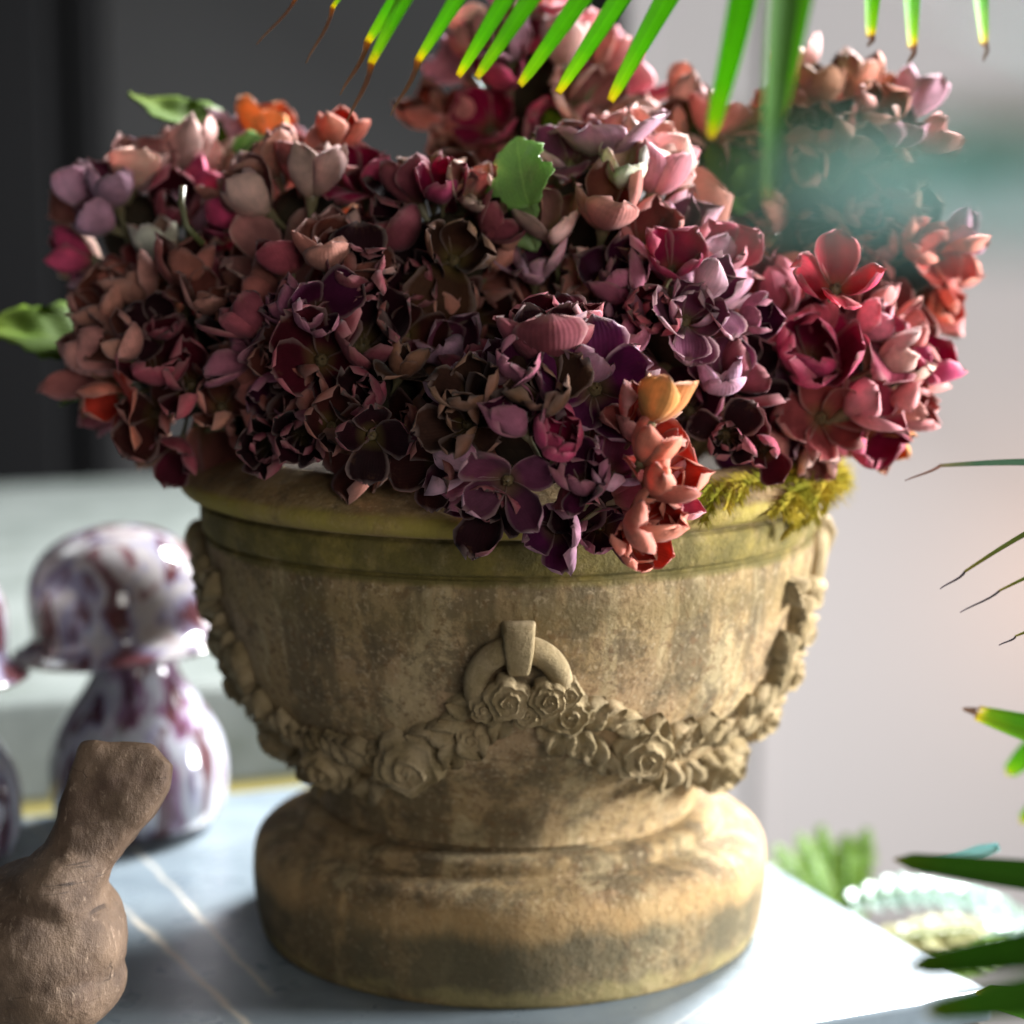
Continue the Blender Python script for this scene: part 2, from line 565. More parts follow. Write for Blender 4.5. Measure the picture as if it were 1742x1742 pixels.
rose_list = [(702, 1284, 47), (566, 1290, 40), (962, 1206, 35), (862, 1172, 30, .013), (925, 1172, 25, .013), (893, 1196, 24, .009), (826, 1190, 22, .010), (960, 1168, 20, .008), (1084, 1270, 41), (1212, 1292, 44), (803, 1248, 23),
             (480, 1252, 30), (405, 1162, 28), (366, 1092, 26), (346, 1030, 24), (1296, 1215, 32), (1338, 1140, 30), (1362, 1072, 26), (1150, 1268, 20), (640, 1278, 20), (345, 970, 20), (1376, 1010, 22)]
for i, (px, py, s, *lf) in enumerate(rose_list):
    pos, nrm, tan, up = surf(px, py)
    sc = s * depth(pos) / FPX
    n2 = (nrm * .75 + camdir(.15, .35, 1) * .25).normalized()
    inst("garland_rose", ROSES[i % 5], relief_matrix(pos, n2, (tan - n2 * tan.dot(n2)).normalized(), up, rnd.uniform(0, 6.28), sc * 1.28, .45 * sc + (lf[0] if lf else 0)), urn)
swags = [[(850, 1190), (780, 1240), (700, 1284), (615, 1300), (540, 1290), (470, 1245), (410, 1175), (372, 1110), (348, 1040), (340, 960)],
         [(925, 1200), (1000, 1236), (1080, 1270), (1150, 1282), (1225, 1268), (1290, 1215), (1335, 1150), (1362, 1080), (1378, 1000)]]
for sw in swags:
    for k in range(len(sw) - 1):
        (x0, y0), (x1, y1) = sw[k], sw[k + 1]
        L = math.hypot(x1 - x0, y1 - y0)
        nn = max(2, int(L / 25))
        for q in range(nn):
            t = (q + .5) / nn
            for side in (1, -1):
                ox, oy = x0 + (x1 - x0) * t, y0 + (y1 - y0) * t
                off = rnd.uniform(9, 32) * side
                tx, ty = (x1 - x0) / L, (y1 - y0) / L
                pos, nrm, tan, up = surf(ox - ty * off, oy + tx * off)
                ang = math.atan2(-ty, tx) - side * rnd.uniform(.55, 1.35) + (math.pi if rnd.random() < .3 else 0) * 0
                sc = rnd.uniform(46, 64) * depth(pos) / FPX
                inst("garland_leaf", RLEAVES[rnd.randrange(6)], relief_matrix(pos - (tan * math.cos(ang) + up * math.sin(ang)) * sc * .25, nrm, tan, up, ang, sc, .0005), urn)


# ring handles
def ring_handle(a, zc, s, proud=.0065):
    pos, nrm, tan, up = surf_at(a, zc)
    rr, tr = .0235 * s, .0072 * s
    pts, rad = [], []
    for k in range(41):
        th = R(-60) + R(300) * k / 40
        pts.append(tan * rr * math.cos(th) + up * rr * math.sin(th)); rad.append(tr * (.9 + .16 * math.sin(th)))
    me = tube_mesh("ring_handle", pts, rad, 14)
    me.transform(Matrix.Translation(pos + nrm * proud))
    ring = link("ring_handle", me, M_RELIEF, urn)
    pos = pos + nrm * (proud - .0065)
    bm = bmesh.new()
    w0, w1, h, d0, d1 = .0098 * s, .0066 * s, .0125 * s, .004, .019
    vs = []
    for (zz_, w, d) in ((h, w0, .013), (.3 * h, .0092 * s, d1), (-h, w1, .0165)):
        for (x, y) in ((-w, -.004), (w, -.004), (w * .86, d), (-w * .86, d)):
            vs.append(bm.verts.new(pos + up * (rr + zz_) + tan * x + nrm * y))
    for k in (0, 1):
        for j in range(4):
            bm.faces.new((vs[k * 4 + j], vs[k * 4 + (j + 1) % 4], vs[k * 4 + 4 + (j + 1) % 4], vs[k * 4 + 4 + j]))
    bm.faces.new(vs[0:4]); bm.faces.new(vs[8:12])
    bmesh.ops.recalc_face_normals(bm, faces=bm.faces)
    bmesh.ops.bevel(bm, geom=bm.edges[:], offset=.0022, segments=3, affect='EDGES', profile=.5)
    me = bpy.data.meshes.new("ring_clasp"); bm.to_mesh(me); bm.free()
    link("ring_clasp", me, M_RELIEF, urn)


ph_, _, _, _ = surf(881, 1158)
ring_handle(math.atan2(ph_.x, -ph_.y), ph_.z, 1.0)
ring_handle(R(90), zof(975), 1.0, .001)
ring_handle(R(-90), zof(985), 1.0, .001)

# ------------------------------------------------------------------ flowers: materials


def petal_mat(name, inner):
    M = NT(name)
    if inner:
        at = M.node("ShaderNodeAttribute", attribute_type='OBJECT', attribute_name='inner_tint').outputs['Color']
    else:
        at = M.node("ShaderNodeObjectInfo").outputs['Color']
    uv = M.node("ShaderNodeUVMap", uv_map="UVMap").outputs[0]
    s = M.sep(uv)
    rv = M.node("ShaderNodeObjectInfo").outputs['Random']
    vv = M.node("ShaderNodeCombineXYZ"); M.l.new(s[0], vv.inputs[0]); M.l.new(s[1], vv.inputs[1]); M.l.new(M.math('MULTIPLY', rv, 50), vv.inputs[2])
    n = M.noise(vv.outputs[0], 2.2, 4, .6)
    # natural print of the cloth petal: greener throat, deeper middle
    blot = M.ramp(n, [(.35, .72), (.7, 1.25)])
    col = M.mix(1.0, at, blot, 'MULTIPLY')
    throat = M.ramp(s[1], [(.0, .55), (.30, 0)])
    col = M.mix(throat, col, (.20, .15, .04))
    ed = M.math('ABSOLUTE', M.math('SUBTRACT', M.math('MULTIPLY', s[0], 2.0), 1.0))
    edge = M.math('MAXIMUM', M.ramp(ed, [(.80, 0), (1.0, 1)]), M.ramp(s[1], [(.88, 0), (1.0, 1)]))
    col = M.mix(M.math('MULTIPLY', edge, .38 if inner else .26), col, (.56, .40, .36))  # pale margin: curled edges catching light, painted into the colour
    brn = M.math('MULTIPLY', M.math('MAXIMUM', M.ramp(ed, [(.55, 0), (1.0, 1)]), M.ramp(s[1], [(.70, 0), (1.0, 1)])), M.ramp(M.noise(vv.outputs[0], 5.0, 4, .7), [(.54, 0), (.64, .40)]))
    col = M.mix(brn, col, (.20, .095, .045))
    vein = M.node("ShaderNodeTexWave", wave_type='BANDS', bands_direction='X')
    M.l.new(M.mapping(uv, scale=(1, .35, 1)), vein.inputs['Vector'])
    vein.inputs['Scale'].default_value = 4.6; vein.inputs['Distortion'].default_value = 2.2; vein.inputs['Detail'].default_value = 2
    vv_ = M.ramp(vein.outputs[1], [(.0, .84), (.35, 1.0)])
    col = M.mix(.32, col, vv_, 'MULTIPLY')
    bmp = M.bump(M.math('ADD', vein.outputs[1], M.math('MULTIPLY', M.noise(uv, 30, 3), .5)), .15, .0007)
    M.fin(col, .72, .14)
    M.b.inputs['Sheen Weight'].default_value = .12
    M.b.inputs['Sheen Roughness'].default_value = .4
    M.translucent(col, .30)
    return M.m


M_PIN, M_POUT = petal_mat("petal inner face", True), petal_mat("petal outer face", False)


def leaf_mat(name, stops, trans=.3, rough=.42, spec=.5, vein=True, mott=.35):
    M = NT(name)
    uv = M.node("ShaderNodeUVMap", uv_map="UVMap").outputs[0]
    s = M.sep(uv)
    c = M.coord()
    f = M.math('ADD', s[1], M.math('MULTIPLY', M.math('SUBTRACT', M.noise(c, 60, 4), .5), .06))
    col = M.ramp(f, stops)
    col = M.mix(M.math('MULTIPLY', M.ramp(M.noise(c, 35, 5, .65), [(.4, 0), (.7, 1)]), mott), col, M.mix(1.0, col, (.45, .5, .4), 'MULTIPLY'))
    if vein:
        mid = M.math('ABSOLUTE', M.math('SUBTRACT', s[0], .5))
        sv = M.math('FRACT', M.math('MULTIPLY', M.math('SUBTRACT', s[1], M.math('MULTIPLY', mid, .7)), 8.0))
        vl = M.math('MAXIMUM', M.ramp(mid, [(.0, 1), (.035, 0)]), M.math('MULTIPLY', M.ramp(sv, [(.0, 1), (.10, 0)]), .55 if mott > .3 else 0.0))
        col = M.mix(M.math('MULTIPLY', vl, .45), col, M.mix(1.0, col, (1.9, 1.7, 1.7), 'MULTIPLY'))
        w = M.node("ShaderNodeTexWave", wave_type='BANDS', bands_direction='X')
        M.l.new(M.mapping(uv, scale=(1, .05, 1)), w.inputs[0]); w.inputs['Scale'].default_value = 5; w.inputs['Distortion'].default_value = .6
        M.bump(w.outputs[1], .25, .0008)
    M.fin(col, rough, spec)
    M.translucent(col, trans)
    return M.m


M_HLEAF = leaf_mat("hydrangea leaf green", [(0, (.20, .36, .08)), (.6, (.28, .46, .15)), (1, (.36, .52, .20))], .3)
M_DLEAF = leaf_mat("olive leaf green", [(0, (.065, .12, .006)), (.6, (.09, .165, .008)), (1, (.14, .20, .012))], .35, .6, .2)
M_STEM = leaf_mat("pale stem", [(0, (.13, .15, .05)), (.8, (.20, .17, .09)), (1, (.16, .11, .05))], .1, vein=False)
M_CORE = leaf_mat("dark gap shade", [(0, (.03, .022, .012)), (1, (.045, .03, .018))], .0, .8, .2, vein=False)

NU, NV = 8, 9


def petal_mesh(curl, cup, ruffle, seed, ptip=0.0):
    rn = random.Random(seed)
    k1, k2, p1, p2 = rn.uniform(2, 4), rn.uniform(5, 8), rn.random() * 6, rn.random() * 6
    W = rn.uniform(.56, .72)
    asym = rn.uniform(-.12, .12)
    cen = []
    y = z = 0
    a = 0
    for j in range(NV + 1):
        t = j / NV
        a = curl * (t ** 1.15)
        cen.append((y, z, a))
        y += math.cos(a) / NV; z += math.sin(a) / NV
    top, uv = [], []
    nrm = []
    for j in range(NV + 1):
        t = j / NV
        w = W * (t + .03) ** .62 * (max(0.0, 1 - t ** 3.0)) ** .5 if t < 1 else 0
        w = max(w, .05 if t == 0 else (.10 - .05 * ptip if t == 1 else 0))
        y, z, a = cen[j]
        for i in range(NU + 1):
            u = i / NU * 2 - 1
            jag = 1 + .07 * noise.noise(Vector((u * 2.3 + seed, t * 5, seed * .3))) * (1 if abs(u) > .8 or t > .85 else 0) * 2
            ang = u * cup
            xx = w * (math.sin(ang) / cup if cup > .05 else u) * jag
            hh = w * ((1 - math.cos(ang)) / cup if cup > .05 else 0)
            hh += ruffle * t * t * (math.sin(k1 * u * 1.6 + p1) * .5 + math.sin(k2 * u + p2 + t * 3) * .35) * (abs(u) * .8 + .25)
            dy = 0.0
            if j >= NV - 1:
                dy = (.10 * noise.noise(Vector((u * 3.1, seed * 1.7, 0))) - .05 * u * u + .0) * (1 if j == NV else .5)
            px_ = xx + asym * w * t
            py_ = y + dy - math.sin(a) * hh
            pz_ = z + math.cos(a) * hh
            top.append(Vector((px_, py_, pz_)))
            uv.append((i / NU, t))
    q = NU + 1
    v = top[:]
    for j in range(NV + 1):
        for i in range(NU + 1):
            i0, i1 = max(0, i - 1), min(NU, i + 1); j0, j1 = max(0, j - 1), min(NV, j + 1)
            n = (top[j * q + i1] - top[j * q + i0]).cross(top[j1 * q + i] - top[j0 * q + i])
            n = n.normalized() if n.length > 1e-9 else Vector((0, 0, 1))
            edge = i in (0, NU) or j in (0, NV)
            v.append(top[j * q + i] - n * (.003 if edge else .010))
    N = len(top)
    f, mi = [], []
    for j in range(NV):
        for i in range(NU):
            a0 = j * q + i
            f.append((a0, a0 + 1, a0 + q + 1, a0 + q)); mi.append(0)
            f.append((N + a0, N + a0 + q, N + a0 + q + 1, N + a0 + 1)); mi.append(1)
    ring = [i for i in range(q)] + [j * q + NU for j in range(1, NV + 1)] + [NV * q + i for i in range(NU - 1, -1, -1)] + [j * q for j in range(NV - 1, 0, -1)]
    for k in range(len(ring)):
        a0, b0 = ring[k], ring[(k + 1) % len(ring)]
        f.append((a0, N + a0, N + b0, b0)); mi.append(1)
    me = mesh("petal", v, f, uv + uv)
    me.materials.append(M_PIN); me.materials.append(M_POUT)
    me.polygons.foreach_set("material_index", mi)
    me.polygons.foreach_set("use_smooth", [True] * len(me.polygons))
    return me


PET = {}
for ki, (kname, curl, cup) in enumerate((('closed', 1.35, 1.35), ('mid', .95, 1.05), ('open', .45, .75), ('flat', .1, .55), ('back', -.75, .5))):
    PET[kname] = [petal_mesh(curl + rnd.uniform(-.25, .25), cup + rnd.uniform(-.2, .2), rnd.uniform(.07, .26), ki * 20 + i) for i in range(6)]


def floret_core_mesh(seed, ped=1.0):
    # pedicel below, small centre of stamens above, in units of petal length
    rn = random.Random(seed)
    v, f, uv = [], [], []
    n = 7
    bx, by = rn.uniform(-.3, .3), rn.uniform(-.3, .3)
    for (t, r) in ((-.85 * ped, .04), (-.5 * ped, .045), (-.2 * ped, .05), (-.04, .10), (.06, .12), (.14, .09), (.18, .02)):
        ox, oy = bx * (t * t) * .3 if t < 0 else 0, by * (t * t) * .3 if t < 0 else 0
        for i in range(n):
            a = 2 * math.pi * i / n
            v.append((ox + r * math.cos(a), oy + r * math.sin(a), t)); uv.append((i / n, (t + 1.5) / 1.7))
    for k in range(6):
        for i in range(n):
            j = (i + 1) % n
            f.append((k * n + i, k * n + j, (k + 1) * n + j, (k + 1) * n + i))
    for q in range(5):
        a = q * 1.257 + rn.random(); b0 = len(v)
        ex, ey, ez = .06 * math.cos(a), .06 * math.sin(a), .20 + rn.uniform(0, .05)
        for (x, y, z_, w) in ((.04 * math.cos(a), .04 * math.sin(a), .1, .010), (ex, ey, ez, .018)):
            for (dx, dy) in ((w, 0), (-.5 * w, .87 * w), (-.5 * w, -.87 * w)):
                v.append((x + dx, y + dy, z_)); uv.append((0, 1))
        for i in range(3):
            j = (i + 1) % 3
            f.append((b0 + i, b0 + j, b0 + 3 + j, b0 + 3 + i))
        f.append((b0 + 3, b0 + 4, b0 + 5))
    me = mesh("floret", v, f, uv)
    return setmats(me, [M_STEM])


FCORE = [floret_core_mesh(i) for i in range(2)]
FSHORT = [floret_core_mesh(i, .3) for i in range(2)]

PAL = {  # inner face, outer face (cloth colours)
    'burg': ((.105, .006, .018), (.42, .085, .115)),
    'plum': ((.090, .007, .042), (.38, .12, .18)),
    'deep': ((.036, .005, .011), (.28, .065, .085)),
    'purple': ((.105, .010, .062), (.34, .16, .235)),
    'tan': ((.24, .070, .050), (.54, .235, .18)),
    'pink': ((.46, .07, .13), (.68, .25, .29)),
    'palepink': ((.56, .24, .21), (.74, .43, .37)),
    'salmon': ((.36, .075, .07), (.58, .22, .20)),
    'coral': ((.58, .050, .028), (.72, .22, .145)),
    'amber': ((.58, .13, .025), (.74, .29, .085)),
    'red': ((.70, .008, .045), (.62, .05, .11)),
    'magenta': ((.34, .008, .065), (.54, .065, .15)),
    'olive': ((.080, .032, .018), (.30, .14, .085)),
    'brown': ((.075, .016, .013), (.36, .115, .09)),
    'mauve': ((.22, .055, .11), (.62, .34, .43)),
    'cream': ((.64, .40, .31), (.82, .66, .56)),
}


def jit(c, s=.28):
    k = rnd.uniform(1 - s, 1 + s)
    return [max(.004, x * k * rnd.uniform(.93, 1.07)) for x in c]


def make_floret(root, rinv, pos, axis, L, openness, pal, n=None, double=None, spin=None, sink=.45, short=False):
    axis = Vector(axis).normalized()
    base = Vector(pos) - axis * L * sink
    q = axis.to_track_quat('Z', 'Y').to_matrix().to_4x4()
    fm = Matrix.Translation(base) @ q @ Matrix.Rotation(spin if spin is not None else rnd.uniform(0, 6.28), 4, 'Z') @ Matrix.Scale(L, 4)
    fo = inst("floret", (FSHORT if short else FCORE)[rnd.randrange(2)], rinv @ fm, root)
    n = n or rnd.choice((4, 5, 5))
    layers = [(openness, 1.0, n, 0)]
    if double if double is not None else rnd.random() < .6:
        layers.append((max(0, openness - .3), .74, rnd.choice((3, 4)), math.pi / n))
    ic, oc = PAL[pal]
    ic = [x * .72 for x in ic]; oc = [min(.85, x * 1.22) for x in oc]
    for (o, ls, cnt, a0) in layers:
        for k in range(cnt):
            oo = min(1.1, max(0, o + rnd.uniform(-.16, .16)))
            kind = 'closed' if oo < .22 else 'mid' if oo < .45 else 'open' if oo < .68 else 'flat' if oo < .88 else 'back'
            if rnd.random() < .08: kind = 'back'
            alpha = rnd.uniform(-.12, .12) + {'closed': .52, 'mid': .48, 'open': .42, 'flat': .30, 'back': .45}[kind] + (.22 - oo * .3) * .6 + rnd.uniform(-.1, .1)
            th = 2 * math.pi * k / cnt + a0 + rnd.uniform(-.16, .16)
            m = Matrix.Rotation(th, 4, 'Z') @ Matrix.Translation((0, .07, .02 + .03 * (k % 2))) @ Matrix.Rotation(alpha, 4, 'X') @ Matrix.Rotation(rnd.uniform(-.22, .22), 4, 'Y') @ Matrix.Scale(ls * rnd.uniform(.84, 1.14), 4) @ Matrix.Diagonal((rnd.uniform(.95, 1.3), 1, 1, 1))
            po = bpy.data.objects.new("petal", PET[kind][rnd.randrange(6)])
            COL.objects.link(po); po.parent = fo; po.matrix_local = m
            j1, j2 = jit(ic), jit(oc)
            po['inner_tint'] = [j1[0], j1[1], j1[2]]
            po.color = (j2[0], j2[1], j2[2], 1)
    return fo


def hleaf_mesh(seed, asp=.62):
    rn = random.Random(seed)
    n, w = 18, 10
    v, f, uv = [], [], []
    for i in range(n + 1):
        t = i / n
        hw = asp * .5 * (math.sin(math.pi * min(1, t * .9 + .07)) ** .75) * (1.18 - .45 * t) * 1.15
        if i == n: hw = .01
        for j in range(w + 1):
            u = j / w * 2 - 1
            ser = 1 + (.12 * ((i * 1.0) % 2 - .5) + .20 * math.sin(t * 15 + (1.2 if u > 0 else 0) + seed) if abs(u) == 1 else 0)
            fold = .22 * abs(u) * hw * 2 * .5
            und = .035 * math.sin(t * 9 + u * 2 + seed) * abs(u) + .03 * math.sin(abs(u) * 6 - t * 22) * .35
            v.append(Vector((hw * u * ser, t, fold + und - .22 * t * t)))
            uv.append(((u + 1) / 2, t))
    N = len(v)
    for i in range(N): v.append(v[i] - Vector((0, 0, .008)))
    uv = uv + uv
    q = w + 1
    for i in range(n):
        for j in range(w):
            a = i * q + j
            f.append((a, a + 1, a + q + 1, a + q)); f.append((N + a, N + a + q, N + a + q + 1, N + a + 1))
    ring = list(range(q)) + [k * q + w for k in range(1, n + 1)] + [n * q + k for k in range(w - 1, -1, -1)] + [k * q for k in range(n - 1, 0, -1)]
    for k in range(len(ring)):
        a, b_ = ring[k], ring[(k + 1) % len(ring)]
        f.append((a, N + a, N + b_, b_))
    return mesh("leaf", v, f, uv)


HLEAF = [hleaf_mesh(i, .55 + .1 * i) for i in range(3)]

# ------------------------------------------------------------------ flower heads
#  key: (px, py, radius px, Y, palette weights, label)
HEADS = {
    'A': (925, 735, 190, -.205, dict(plum=4, burg=3, deep=3, purple=2, olive=2, mauve=1.5), "dark plum flower head hanging over the front of the urn rim"),
    'B': (320, 620, 190, -.06, dict(brown=4, tan=3, deep=3, burg=3, olive=2), "brown and dusky rose flower head at the lower left of the bouquet"),
    'C': (245, 400, 150, .01, dict(burg=3, mauve=3, brown=2, magenta=1.5, palepink=1.5, salmon=1), "mauve and pale pink flower head at the far upper left of the bouquet"),
    'D': (525, 385, 155, -.045, dict(salmon=2, magenta=2, tan=3, palepink=2, burg=2), "rosy pink flower head left of the serrated green leaf"),
    'E': (560, 560, 165, -.12, dict(deep=4, plum=3, brown=3, burg=2, tan=1), "very dark shaded flower head above the front left rim"),
    'F': (1015, 375, 180, -.06, dict(tan=4, salmon=2, palepink=3, mauve=2, pink=2), "tan and blush flower head right of the serrated green leaf"),
    'G': (915, 180, 190, .09, dict(magenta=2, pink=3, mauve=3, salmon=2, palepink=3), "pink and magenta flower head at the very top behind the palm leaflets"),
    'H': (1150, 555, 150, -.115, dict(plum=3, mauve=3, deep=2, burg=2, magenta=1), "mauve edged dark flower head right of the front plum one"),
    'I': (1395, 640, 180, -.06, dict(pink=3, burg=2, salmon=3, magenta=2, mauve=2, plum=1), "pink and salmon flower head above the mossy right rim"),
    'J': (1400, 305, 185, .04, dict(tan=3, olive=4, mauve=1, brown=3), "greyish brown flower head seen through the blurred leaf with painted teal sheen"),
    'K': (1540, 450, 110, .01, dict(coral=4, salmon=3, tan=1, mauve=1), "small coral flower head at the far right edge of the bouquet"),
    'N': (655, 680, 130, -.15, dict(deep=3, brown=3, tan=1, olive=3), "brown black flower head low between the left heads and the front plum one"),
    'O': (1185, 250, 85, .03, dict(tan=3, palepink=3, salmon=1), "small blush flower head between the topmost head and the veiled grey brown one"),
    'L': (765, 430, 150, -.085, dict(deep=4, burg=2, brown=3, olive=2), "dark wine flower head in the shade below the serrated green leaf"),
    'M': (440, 305, 110, .06, dict(pink=2, coral=2, salmon=2, mauve=2, amber=1), "pink and orange flower head at the back above the left heads"),
}
HERO = [  # px, py, petal px, facing (right, up, to camera), openness, palette, petals, double
    (787, 716, 66, (-.25, .15, 1), .55, 'olive', 5, True), (882, 620, 58, (.1, .55, .8), .30, 'plum', 5, False), (905, 556, 58, (.3, .5, .8), .30, 'burg', 4, False),
    (983, 545, 58, (.0, .7, .65), .22, 'burg', 4, True), (1022, 655, 78, (.18, .1, 1), .72, 'purple', 5, False), (878, 712, 62, (-.4, .6, .6), .25, 'plum', 4, False),
    (950, 745, 60, (.15, .6, .7), .35, 'magenta', 4, True), (1117, 678, 68, (.25, .95, .25), .10, 'amber', 4, False, -.262), (1112, 755, 66, (.5, .8, .35), .2, 'coral', 4, False, -.262),
    (1132, 812, 72, (.65, .6, .3), .25, 'coral', 5, True, -.262), (1108, 885, 76, (.45, .2, .6), .22, 'coral', 4, True, -.262), (990, 812, 66, (-.1, .45, .9), .35, 'plum', 5, True),
    (1050, 790, 66, (.35, .55, .75), .4, 'mauve', 4, False), (858, 828, 64, (-.15, -.35, 1), .8, 'mauve', 4, False), (945, 905, 66, (-.05, -.2, 1), .4, 'purple', 4, False),
    (1026, 905, 64, (.15, -.2, 1), .4, 'plum', 4, False), (830, 862, 62, (-.3, -.2, .9), .5, 'deep', 4, True), (690, 722, 66, (-.65, .0, .6), .45, 'brown', 4, True),
    (761, 590, 58, (-.3, .75, .5), .45, 'mauve', 4, False), (805, 660, 60, (-.1, .5, .8), .45, 'olive', 4, False), (735, 800, 60, (-.5, -.3, .8), .5, 'brown', 4, False),
    (534, 290, 76, (.1, .95, .2), .08, 'palepink', 4, False), (622, 295, 68, (0, .75, .5), .22, 'magenta', 5, False), (752, 312, 60, (0, .6, .7), .3, 'magenta', 4, False),
    (812, 325, 58, (.4, .35, .8), .4, 'palepink', 4, True), (407, 372, 62, (.15, .6, .75), .25, 'magenta', 4, False), (440, 345, 62, (.2, .8, .4), .3, 'mauve', 4, False),
    (468, 432, 70, (-.1, .5, .75), .5, 'palepink', 4, False), (562, 398, 72, (.1, .8, .5), .12, 'palepink', 4, False), (614, 462, 66, (0, .2, 1), .30, 'deep', 5, True),
    (529, 528, 60, (-.1, .15, 1), .35, 'plum', 4, True), (551, 608, 68, (.2, .05, 1), .5, 'burg', 5, False), (774, 525, 54, (.1, .85, .45), .1, 'tan', 5, False),
    (774, 432, 66, (.1, .2, 1), .45, 'olive', 4, False), (573, 222, 58, (.1, .9, .3), .15, 'coral', 4, False), (690, 560, 58, (.1, .2, .9), .5, 'brown', 4, False),
    (310, 253, 78, (0, 1, .1), .05, 'palepink', 4, False), (365, 268, 64, (.2, .95, .2), .08, 'palepink', 4, False), (190, 315, 64, (-.2, .85, .4), .2, 'mauve', 4, False),
    (160, 370, 60, (-.7, .4, .35), .4, 'mauve', 4, False), (268, 420, 60, (-.2, .95, .3), .3, 'cream', 4, False), (122, 432, 60, (-1, .3, .1), .2, 'magenta', 4, False),
    (240, 455, 60, (-.1, .6, .6), .4, 'salmon', 4, False), (168, 520, 62, (-.4, .6, .5), .4, 'tan', 4, False), (178, 680, 66, (-.75, -.2, .45), .2, 'coral', 4, False),
    (206, 585, 60, (-.3, .5, .6), .1, 'tan', 4, False), (252, 710, 62, (-.3, -.2, .8), .45, 'brown', 4, False), (322, 640, 66, (0, .3, .8), .4, 'burg', 4, False),
    (414, 725, 62, (.15, -.1, 1), .3, 'brown', 5, True), (373, 680, 56, (.0, .3, .8), .3, 'tan', 4, False), (300, 772, 62, (-.1, -.6, .7), .4, 'burg', 4, False),
    (420, 470, 64, (.1, .6, .7), .5, 'tan', 4, False), (400, 560, 66, (.1, .4, .9), .45, 'brown', 4, True),
    (940, 372, 70, (-.1, .85, .5), .35, 'palepink', 4, False), (907, 440, 70, (-.05, .75, .65), .6, 'mauve', 4, True), (1032, 345, 80, (.1, .75, .55), .22, 'tan', 4, False),
    (1098, 400, 70, (.05, .5, .8), .35, 'salmon', 4, False), (1128, 290, 74, (.35, .8, .3), .2, 'pink', 4, False), (1053, 220, 76, (-.05, .9, .4), .1, 'tan', 4, False),
    (1062, 285, 62, (.1, .8, .6), .3, 'cream', 4, False), (1157, 380, 66, (.3, .6, .6), .3, 'mauve', 4, False), (1150, 440, 54, (.2, .6, .7), .35, 'magenta', 4, False),
    (1433, 470, 62, (.2, .5, .7), .5, 'red', 4, False, -.15, 'I'), (1346, 455, 66, (-.05, .9, .4), .15, 'coral', 4, False), (1380, 600, 90, (-.1, .35, 1), .28, 'magenta', 5, True),
    (1303, 718, 76, (-.1, -.15, 1), .65, 'purple', 5, True), (1405, 712, 76, (.1, -.05, 1), .75, 'salmon', 5, False), (1482, 680, 80, (.7, .4, .45), .3, 'pink', 4, False),
    (1526, 605, 66, (.8, .45, .25), .2, 'palepink', 4, False), (1493, 548, 68, (.6, .6, .45), .3, 'pink', 4, True), (1552, 560, 62, (.9, .2, .3), .4, 'salmon', 4, False),
    (1508, 765, 58, (.4, -.6, .5), .25, 'amber', 4, False), (1393, 785, 70, (.0, -.75, .55), .3, 'palepink', 4, False), (1226, 635, 62, (-.1, .65, .75), .25, 'mauve', 5, True),
    (1110, 530, 64, (0, .1, 1), .25, 'burg', 5, True), (1177, 530, 66, (.25, .35, .9), .42, 'mauve', 5, True), (1222, 490, 62, (.5, .55, .5), .2, 'mauve', 4, False),
    (1300, 527, 66, (.1, .4, .8), .4, 'salmon', 4, False), (1235, 430, 66, (.1, .5, .8), .45, 'pink', 4, False), (1170, 690, 64, (-.1, .2, .9), .5, 'plum', 4, True),
    (1255, 660, 60, (-.1, .2, .9), .45, 'burg', 4, True), (1626, 452, 66, (.75, -.4, .5), .3, 'coral', 4, False), (1640, 395, 58, (.9, .3, .3), .4, 'mauve', 4, False), (1570, 415, 60, (.4, .3, .7), .4, 'coral', 4, False),
    (1556, 165, 64, (.35, .9, .2), .15, 'mauve', 4, False), (1460, 140, 66, (.1, .95, .2), .1, 'tan', 4, False), (1398, 140, 66, (-.1, .95, .2), .12, 'olive', 4, False),
    (1590, 235, 60, (.8, .5, .2), .3, 'salmon', 4, False), (1350, 110, 60, (-.2, .9, .2), .2, 'palepink', 4, False),
    (512, 738, 64, (.0, -.2, 1), .4, 'deep', 4, True, -.17, 'N'), (565, 722, 66, (.1, .1, 1), .4, 'brown', 4, False, -.19, 'N'), (455, 760, 62, (-.1, -.2, 1), .4, 'deep', 4, True, -.15, 'B'),
    (630, 742, 66, (.0, -.1, 1), .45, 'deep', 4, False, -.205, 'N'), (1235, 745, 60, (-.1, -.2, 1), .4, 'deep', 4, True, -.16, 'I'), (1300, 770, 60, (-.1, -.3, 1), .4, 'burg', 4, False, -.15, 'I'),
    (1090, 722, 62, (.3, .5, .6), .4, 'salmon', 4, True, -.25), (1088, 925, 62, (.35, -.15, .8), .3, 'coral', 4, True, -.255), (1150, 845, 60, (.7, .1, .5), .3, 'pink', 4, False, -.245),
    (870, 70, 60, (0, 1, .2), .15, 'mauve', 4, False), (960, 75, 62, (.1, 1, .1), .12, 'palepink', 4, False), (1035, 90, 66, (.4, .9, .1), .1, 'salmon', 4, False),
    (795, 70, 58, (-.4, .9, .2), .15, 'salmon', 4, False), (850, 120, 62, (-.1, .6, .8), .4, 'magenta', 4, False), (1085, 140, 62, (.6, .7, .2), .25, 'pink', 4, False),
    (735, 190, 62, (-.6, .5, .5), .4, 'tan', 4, False), (830, 205, 54, (-.1, .4, .9), .6, 'magenta', 4, False), (1170, 165, 56, (.6, .7, .2), .3, 'palepink', 4, False),
]

